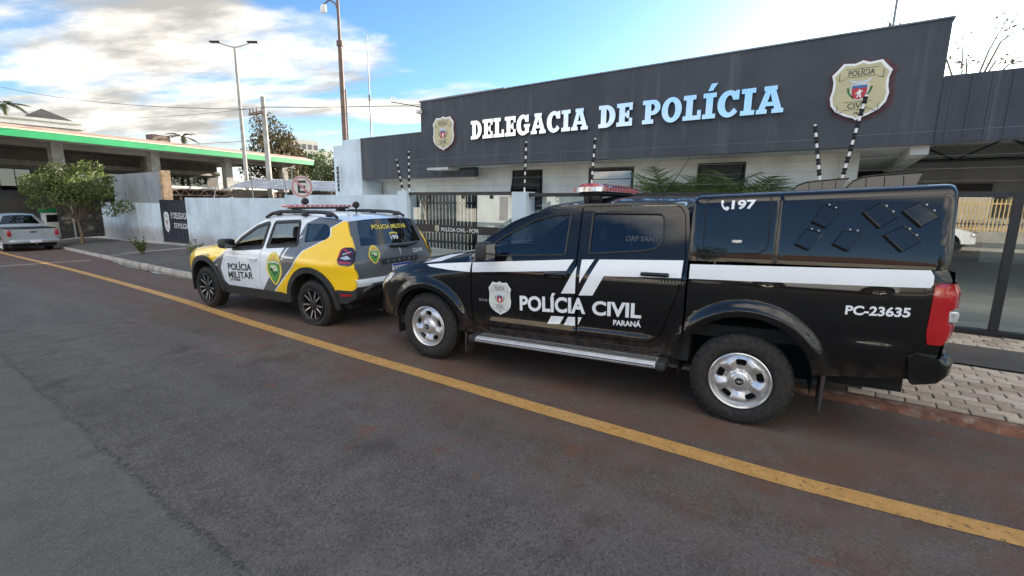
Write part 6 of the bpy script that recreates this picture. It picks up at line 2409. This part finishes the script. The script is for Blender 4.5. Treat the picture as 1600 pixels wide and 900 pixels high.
for k in range(5):
    part('window', BLACKM, hs, (6.0, 6.05, -8 + k * 3.2, -6.6 + k * 3.2, 6.5, 8.5))
ap = thing('distant_block', 'distant cream apartment block behind the trees', 'building', (-117, 72, 3))
part('wall', mat('house_cream', (.55, .53, .48)), ap, (-4, 4, -5, 1.5, 0, 13.6), (-3.5, 3.5, 1.5, 5.5, 0, 11.4))
for k in range(4):
    for j in range(3):
        part('window', mat('far_window', (.10, .11, .12), .4), ap, (4.0, 4.05, -4.4 + k * 1.6, -3.5 + k * 1.6, 7 + j * 2.2, 8.2 + j * 2.2))
# poles
POLEC = mat('pole_concrete', (.34, .33, .31), .85, var=.2, vs=2, bump=.2)
POLEM = mat('pole_rusty_steel', (.17, .12, .10), .7, metal=.3, var=.25, vs=2)
lp_ = thing('street_lamp', 'tall double-arm street lamp rising behind the green canopy', 'street lamp', (-33.0, 16.0, -.7))
b = MB()
b.tube([(0, 0, 0), (0, 0, 6), (0, 0, 12.0)], [.15, .12, .07], 10)
b.build('pole', POLEC, lp_, smooth=60)
for s in (-1, 1):
    b = MB()
    b.tube([(0, 0, 11.95), (s * .35, s * .25, 12.05), (s * .8, s * .55, 12.22)], .035, 6)
    ar = b.build('arm', POLEC, lp_, smooth=60)
    b = MB()
    b.rbox(-.35, .35, -.13, .13, -.05, .05, .03, 2, None, Matrix.Translation((s * 1.0, s * .68, 12.28)) @ Matrix.Rotation(math.atan2(.68, 1.0), 4, 'Z'))
    b.build('lamp_head', BLACKM, ar, smooth=40)
up = thing('utility_pole', 'concrete utility pole with crossarm and insulators', 'utility pole', (-30.1, 16.0, -.7))
b = MB()
b.tube([(0, 0, 0), (0, 0, 8.65)], [.20, .14], 8)
b.build('pole', POLEC, up)
b = MB()
b.rbox(-1.25, .45, -.34, -.2, 7.62, 7.76, .01, 1)
b.tube([(-.8, -.26, 7.62), (0, -.2, 6.9)], .025, 5)
b.build('crossarm', POLEM, up)
for x in (-1.15, -.75, -.35, .3):
    b = MB()
    b.lathe([(.05, 0), (.06, .1), (.03, .13), (.05, .2), (0, .26)], 8, Matrix.Translation((x, -.26, 7.76)))
    b.build('insulator', POLEM, up, smooth=50)
tp = thing('camera_mast', 'tall rusty tapering mast with curved arm behind the block wall', 'mast', (-18.68, 13.5, .0))
b = MB()
b.tube([(0, 0, 0), (0, 0, 8.35)], [.125, .095], 10)
b.tube([(0, 0, 8.3), (0, 0, 8.5)], .14, 10)
b.tube([(0, 0, 8.45), (0, 0, 11.6)], [.065, .05], 8)
b.build('pole', POLEM, tp, smooth=60)
b = MB()
b.tube([(.2, .02, 0), (.2, .02, 6.5)], .04, 6)
b.build('conduit', GREYM, tp, smooth=60)
b = MB()
b.tube([(0, 0, 9.65), (-.12, -.02, 10.0), (-.45, -.08, 10.2), (-.80, -.14, 10.07)], .035, 6)
arm = b.build('arm', POLEM, tp, smooth=60)
b = MB()
b.rbox(-.98, -.68, -.22, -.06, 9.75, 10.07, .05, 2)
b.build('camera_head', WHITEP, arm, smooth=40)
an = thing('aerial_mast', 'thin whip aerial mast on the left end of the station', 'aerial', (-14.98, 12.0, 3.4))
b = MB()
b.tube([(0, 0, 0), (.0, 0, 2.1), (0, 0, 4.3)], [.028, .022, .008], 6)
b.tube([(0, 0, 2.0), (0, 0, 2.2)], .04, 6)
b.build('mast', GREYM, an, smooth=60)
an = thing('yagi_aerial', 'small horizontal aerial on an arm at the corner of the navy fascia', 'aerial', (-11.25, 11.1, 4.62))
b = MB()
b.tube([(0, 0, 0), (-.75, .0, .18), (-1.5, .0, .34)], .016, 6)
b.build('arm', GREYM, an)
b = MB()
for k in range(3):
    b.tube([(-1.30 - k * .09, -.02, .20 + k * .03), (-1.34 - k * .09, .02, .48 + k * .03)], .012, 5)
b.build('element', GREYM, an)
b = MB()
b.rbox(-.06, .06, -.30, -.12, -.20, -.09, .02, 2)
b.build('dome_camera', WHITEP, an, smooth=40)
an = thing('aerial_mast', 'thin mast standing on the right end of the station roof', 'aerial', (.42, 14.5, 4.0))
b = MB()
b.tube([(0, 0, 0), (.02, 0, 1.6), (.04, 0, 3.4)], [.03, .026, .02], 6)
b.build('mast', GREYM, an)
# lean posts on the far boundary wall
for i, (xb, xt, zt) in enumerate(((-19.32, -18.8, 2.55), (-16.4, -16.47, 2.6), (-14.33, -14.45, 2.55), (-13.93, -13.95, 2.7))):
    t = thing('wall_fence_post', ('thin grey wire post leaning right on the pale wall, farthest left', 'thin grey wire post on the pale wall below the street lamp', 'thin grey wire post just left of the no-parking sign', 'thin upright wire post hidden partly by the no-parking sign')[i], 'fence post', (xb, FN + .07, 1.77 if i < 2 else 1.86), 0, 'wire posts on the pale blue wall')
    b = MB()
    b.tube([(0, 0, 0), (xt - xb, 0, zt - t.location.z)], .022, 6)
    b.build('rod', POLEC, t)
# overhead wires
ow = thing('overhead_wires', 'overhead wires sagging from the utility pole across the sky', 'wires', (-30.1, 16, 6))
for k, (p0, p1) in enumerate((((-68, 10.6, 12.2), (-31.2, 15.74, 7.3)), ((-68, 12, 9.9), (-30.8, 15.74, 7.3)), ((-30.4, 15.74, 7.3), (8, 27, 7.2)), ((-29.8, 15.74, 7.3), (8, 28, 7.0)), ((-75, 14, 8.2), (-30.1, 15.9, 5.4)))):
    b = MB()
    P0, P1 = Vector(p0) - Vector((-30.1, 16, 6)), Vector(p1) - Vector((-30.1, 16, 6))
    b.tube([P0.lerp(P1, u / 10) + Vector((0, 0, -.5 * 4 * (u / 10) * (1 - u / 10))) for u in range(11)], .022 if k == 0 else .014, 4, caps=False)
    b.build('wire', BLACKR, ow)
# no-parking sign
sg_ = thing('no_parking_sign', 'round faded no-parking sign with crossed letter E on a grey pole', 'sign', (-10.2, 6.16, walk_z(-10.2, 6.16)), R(35))
b = MB()
b.tube([(0, .03, -.1), (0, .03, 2.2)], .028, 8)
b.build('pole', POLEC, sg_, smooth=60)
MS = Matrix.Translation((0, 0, 2.05)) @ Matrix.Rotation(R(90), 4, 'X')
b = MB()
b.lathe([(0, -.004), (.25, -.004), (.25, .002), (0, .002)], 40, MS)
b.build('sign_disc', mat('faded_sign_white', (.58, .57, .57), .5, var=.08), sg_, smooth=30)
b = MB()
b.lathe([(.195, .004), (.235, .004)], 40, MS)
M2 = MS @ Matrix.Rotation(R(45), 4, 'Z')
b.build('red_ring', mat('faded_sign_red', (.46, .22, .23), .5, var=.15, vs=12), sg_)
b = MB()
for bx in ((-.10, -.045, -.14, .14), (-.045, .10, .09, .14), (-.045, .08, -.025, .025), (-.045, .10, -.14, -.09)):
    b.add([MS @ Vector((x, y, .0045)) for x, y in ((bx[0], bx[2]), (bx[1], bx[2]), (bx[1], bx[3]), (bx[0], bx[3]))], [(0, 1, 2, 3)])
b.build('letter_e', INK, sg_)
b = MB()
b.add([MS @ Matrix.Rotation(R(-45), 4, 'Z') @ Vector((x, y, .006)) for x, y in ((-.205, -.024), (.205, -.024), (.205, .024), (-.205, .024))], [(0, 1, 2, 3)])
b.build('red_slash', MATS['faded_sign_red'], sg_)
# ================================================================== other vehicles
SILVERP = mat('silver_car_paint', (.42, .46, .49), .3, metal=.45, var=.06, vs=2, coat=.9)


def plain_car(name, label, loc, rz, paint, kind='pickup', group=None):
    """complete but plainer vehicle; x from the front axle to the rear"""
    t = thing(name, label, 'pickup truck' if kind == 'pickup' else 'car', loc, rz, group)
    pick = kind == 'pickup'
    WBx = 3.0 if pick else 2.6
    r_ = .375 if pick else .315
    end = WBx + (1.22 if pick else .85)

    def W(x, z):
        w = sp(z, [(.25, .84), (.5, .885), (.9, .90), (1.02, .88), (1.12, .845), (1.55, .66), (1.75, .58)])
        if pick and x > 2.45:
            w = sp(z, [(.25, .84), (.5, .885), (.9, .90), (1.15, .89)])
        return w * sp(x, [(-.9, .72), (-.6, .92), (-.2, 1), (end - .5, 1), (end - .1, .97), (end, .92)])
    c = Car(t, W)
    if pick:
        top = [(end, 1.10), (2.52, 1.10), (2.50, 1.25), (2.36, 1.66), (2.2, 1.74), (1.3, 1.75), (1.1, 1.70), (.45, 1.12), (-.2, 1.05), (-.7, .95), (-.88, .75)]
    else:
        top = [(end - .02, .95), (end - .12, 1.08), (end - .75, 1.42), (end - 1.1, 1.45), (1.1, 1.45), (.9, 1.40), (.25, .98), (-.3, .90), (-.72, .78), (-.86, .60)]
    low = [(-.86, .35), (-.46, .35)] + arch(0, r_, .44, 175, 5, 18) + [(.46, .33), (WBx - .46, .33)] + arch(WBx, r_, .44, 175, 5, 18) + [(WBx + .46, .42), (end - .05, .45), (end, .6)]
    out = low + top
    wins = [[(.72, 1.16), (1.16, 1.60), (1.55, 1.64), (1.55, 1.16)], [(1.63, 1.16), (1.63, 1.64), (2.16, 1.63), (2.34, 1.18)]] if pick else [[(.52, 1.02), (.95, 1.35), (1.42, 1.38), (1.42, 1.02)], [(1.5, 1.02), (1.5, 1.38), (2.3, 1.36), (end - .5, 1.05)]]
    c.panel('body_side', out, paint, wins, flange=.03, step=.11)
    for w in wins:
        c.panel('side_glass', w, TINT, flange=0, lift=-.008, step=.2)
    st = [(x, z, 0, .04) for x, z in reversed(top)]
    rows = top_surface(c, st, 10)
    b, g = MB(), MB()
    for i in range(len(rows) - 1):
        z0, z1 = st[i][1], st[i + 1][1]
        slope = abs(z1 - z0) > .25 and min(z0, z1) > .8
        for j in range(10):
            (g if slope and 1 <= j <= 8 else b).add([rows[i][j], rows[i][j + 1], rows[i + 1][j + 1], rows[i + 1][j]], [(0, 1, 2, 3)])
    c.finish(b, 'body_top', paint, smooth=40)
    g0, g1 = MB(), MB()
    for q in g.f:
        vs = [g.v[i] for i in q]
        (g0 if vs[0][0] < 1.3 else g1).add(vs, [(0, 1, 2, 3)])
    c.finish(g0, 'windscreen', glass('dark_screen', (.04, .045, .05), .08), smooth=40)
    if g1.f:
        c.finish(g1, 'rear_screen', MATS['dark_screen'], smooth=40)
    b = MB()
    b.grid([[(end, -.82 + .164 * j, .5 + (top[0][1] - .5) * k / 4) for j in range(11)] for k in range(5)])
    tg_ = c.finish(b, 'tailgate' if pick else 'boot_lid', paint, smooth=50)
    b = MB()
    b.rbox(end - .05, end + .14, -.86, .86, .44, .62, .05, 2)
    c.finish(b, 'rear_bumper', mat('satin_bumper', (.45, .47, .49), .3, metal=.6) if pick else paint, smooth=40)
    b = MB()
    b.box(end + .141, end + .15, -.2, .2, .47, .60)
    c.finish(b, 'number_plate', LETW)
    for s in (0, 1):
        b = MB()
        zt = top[0][1]
        b.rbox(end - .07, end + .03, -.88, -.74, zt - .32, zt - .04, .02, 2)
        c.finish(b, 'tail_lamp', REDL, None, 40, bool(s))
        b = MB()
        b.rbox(.62, .74, -1.03, -.86, 1.12 if pick else 1.0, 1.26 if pick else 1.12, .03, 2)
        c.finish(b, 'door_mirror', PLASTIC, None, 40, bool(s))
        b = MB()
        b.rbox(-.86, -.66, -.80, -.5, .72 if pick else .62, .86 if pick else .74, .03, 2)
        c.finish(b, 'headlamp', CLEARL, None, 40, bool(s))
    b = MB()
    b.grid([[(-.86 - .08 * (1 - u * u), u * W(-.86, z), z) for u in [-1 + k / 5 for k in range(11)]] for z in (.32, .45, .6, .78)])
    c.finish(b, 'front_bumper', paint, smooth=50)
    b = MB()
    b.box(-.6, end - .1, -.78, .78, .26, .42)
    c.finish(b, 'floor_pan', UNDER)
    for cx in (0, WBx):
        well(c, cx, r_, .45, .86, .5)
        for sd in (-1, 1):
            wheel(c, cx, r_, .865, r_, r_ * .6, 'steel' if pick else 'alloy', sd)
    if pick:
        b = MB()
        b.rbox(2.56, end - .02, -.83, .83, 1.11, 1.15, .015, 1)
        c.finish(b, 'bed_cover', PLASTIC, smooth=40)
        b = MB()
        b.rbox(end + .003, end + .03, -.11, .11, .93, .99, .01, 1)
        c.finish(b, 'tailgate_handle', PLASTIC, tg_, 40)
        b = MB()
        b.tube([(end + .1, 0, .40), (end + .24, 0, .42), (end + .24, 0, .48)], .03, 8)
        b.lathe([(0, -.04), (.03, -.03), (.04, 0), (.03, .03), (0, .04)], 10, Matrix.Translation((end + .24, 0, .51)))
        c.finish(b, 'tow_ball', MACHINED, smooth=50)
    return t


plain_car('silver_pickup', 'silver pickup truck seen from behind, parked at the left edge', (-35.2, 4.76, gz(-33.5)), R(4.5), SILVERP)
plain_car('dark_car', 'dark car far up the street at the left edge', (-90.5, 12.0, gz(-89)), R(4), mat('dark_red_paint', (.03, .012, .014), .3, coat=.9), 'car')
# ================================================================== the other side of the street (seen mirrored in paint and glass)
plain_car('white_hatchback', 'white car parked across the street, mirrored in the fence glass', (3.2, -8.3, 0), R(180), CWHITE, 'car')
plain_car('red_hatchback', 'dark red car parked across the street, mirrored in the black doors', (-6.0, -8.4, 0), R(180), mat('deep_red_paint', (.10, .012, .016), .3, coat=.9), 'car')
YBAR = mat('ochre_bars', (.50, .33, .11), .55, var=.15)
for k, (xa, xb, m, lab) in enumerate(((1.5, 9.0, YBAR, 'ochre bar fence across the street, mirrored in the fence glass'), (-9.5, -2.0, WHITEP, 'white bar fence across the street, mirrored in the glass gate'))):
    t = thing('bar_fence', lab, 'fence', ((xa + xb) / 2, -13.4, .1))
    h = (xb - xa) / 2
    part('base_wall', CONC, t, (-h, h, -.08, .08, -.1, .5))
    part('rail', m, t, (-h, h, -.025, .025, .6, .66), (-h, h, -.025, .025, 1.72, 1.78))
    b = MB()
    b.box(-.02, .02, -.02, .02, .5, 1.95)
    bar0 = b.build('bar', m, t)
    n = int((xb - xa) / .14)
    for i in range(n):
        o_ = bar0 if i == 0 else bar0.copy()
        if i:
            COL.objects.link(o_)
        o_.location = (-h + .07 + i * .14, 0, 0)
ROOFT = mat('clay_tiles', (.26, .11, .07), .85, var=.3, vs=2.5, bump=.5, bs=12)


def house(label, x0, x1, y0, y1, h, wall, rh):
    t = thing('street_house', label, 'house', ((x0 + x1) / 2, (y0 + y1) / 2, .1), 0, 'houses across the street')
    a, d = (x1 - x0) / 2, (y1 - y0) / 2
    part('wall', wall, t, (-a, a, -d, d, -.2, h))
    b = MB()
    b.add([(-a - .5, -d - .5, h), (a + .5, -d - .5, h), (a + .5, d + .5, h), (-a - .5, d + .5, h), (-a * .55, 0, h + rh), (a * .55, 0, h + rh)], [(0, 1, 5, 4), (1, 2, 5), (2, 3, 4, 5), (3, 0, 4), (3, 2, 1, 0)])
    b.build('roof', ROOFT, t)
    n = max(2, int(a / 1.6))
    for i in range(n):
        x = -a + (i + .5) * 2 * a / n
        if i == n // 2:
            part('door', mat('house_door', (.12, .07, .04), .6), t, (x - .45, x + .45, d, d + .04, 0, 2.1))
        else:
            w = part('window', BLACKM, t, (x - .7, x + .7, d, d + .04, 1.0, 2.2))
            part('pane', GLASSW, w, (x - .62, x - .02, d + .042, d + .05, 1.08, 2.12))
            part('pane', GLASSW, w, (x + .02, x + .62, d + .042, d + .05, 1.08, 2.12))


house('cream walled house with clay roof across the street', -14.5, -3.5, -26, -17.5, 3.0, m_streak('ochre_wall', (.50, .44, .34), (.32, .28, .22), .4), 1.6)
house('white walled house with clay roof across the street', -1.5, 8.5, -27, -18, 3.0, m_streak('cream_wall', (.46, .43, .37), (.3, .28, .24), .4), 1.7)
house('pale grey walled house with clay roof across the street, farthest left', -30, -19, -27, -17.5, 3.0, m_streak('pale_grey_wall', (.42, .42, .40), (.28, .28, .26), .4), 1.5)
house('grey walled house across the street, farthest right', 11.5, 22, -26, -17, 3.1, m_streak('grey_house_wall', (.34, .34, .33), (.2, .2, .2), .4), 1.6)
auto_tree('garden_tree', 'leafy tree across the street between the cream and white houses', (-2.4, -15.5, 0), 5.2, 1.9, 3.4, LEAF2, 1800, .14, .14, 51, 'trees across the street')
auto_tree('garden_tree', 'leafy tree across the street left of the cream house', (-16.8, -15.6, 0), 5.6, 2.2, 3.8, LEAF2, 1800, .15, .15, 53, 'trees across the street')
auto_tree('garden_tree', 'leafy tree across the street right of the white house', (10.2, -15.5, 0), 5.0, 2.0, 3.4, LEAF1, 1800, .14, .14, 55, 'trees across the street')
house('long white house across the street beyond the pale grey one', -50, -34, -27, -17.5, 3.2, MATS.get('q') or m_streak('white_house_wall', (.50, .50, .48), (.34, .34, .32), .4), 1.6)
house('low cream house farthest left across the street', -72, -54, -28, -17.5, 3.2, m_streak('cream_house_wall', (.46, .42, .34), (.3, .27, .22), .4), 1.6)
auto_tree('garden_tree', 'leafy tree across the street left of the pale grey house', (-32, -15.6, -.8), 5.4, 2.2, 3.8, LEAF2, 1500, .16, .15, 57, 'trees across the street')
auto_tree('garden_tree', 'leafy tree across the street beyond the long white house', (-52, -16, -1.0), 6.0, 2.6, 4.2, LEAF2, 1500, .18, .16, 59, 'trees across the street')
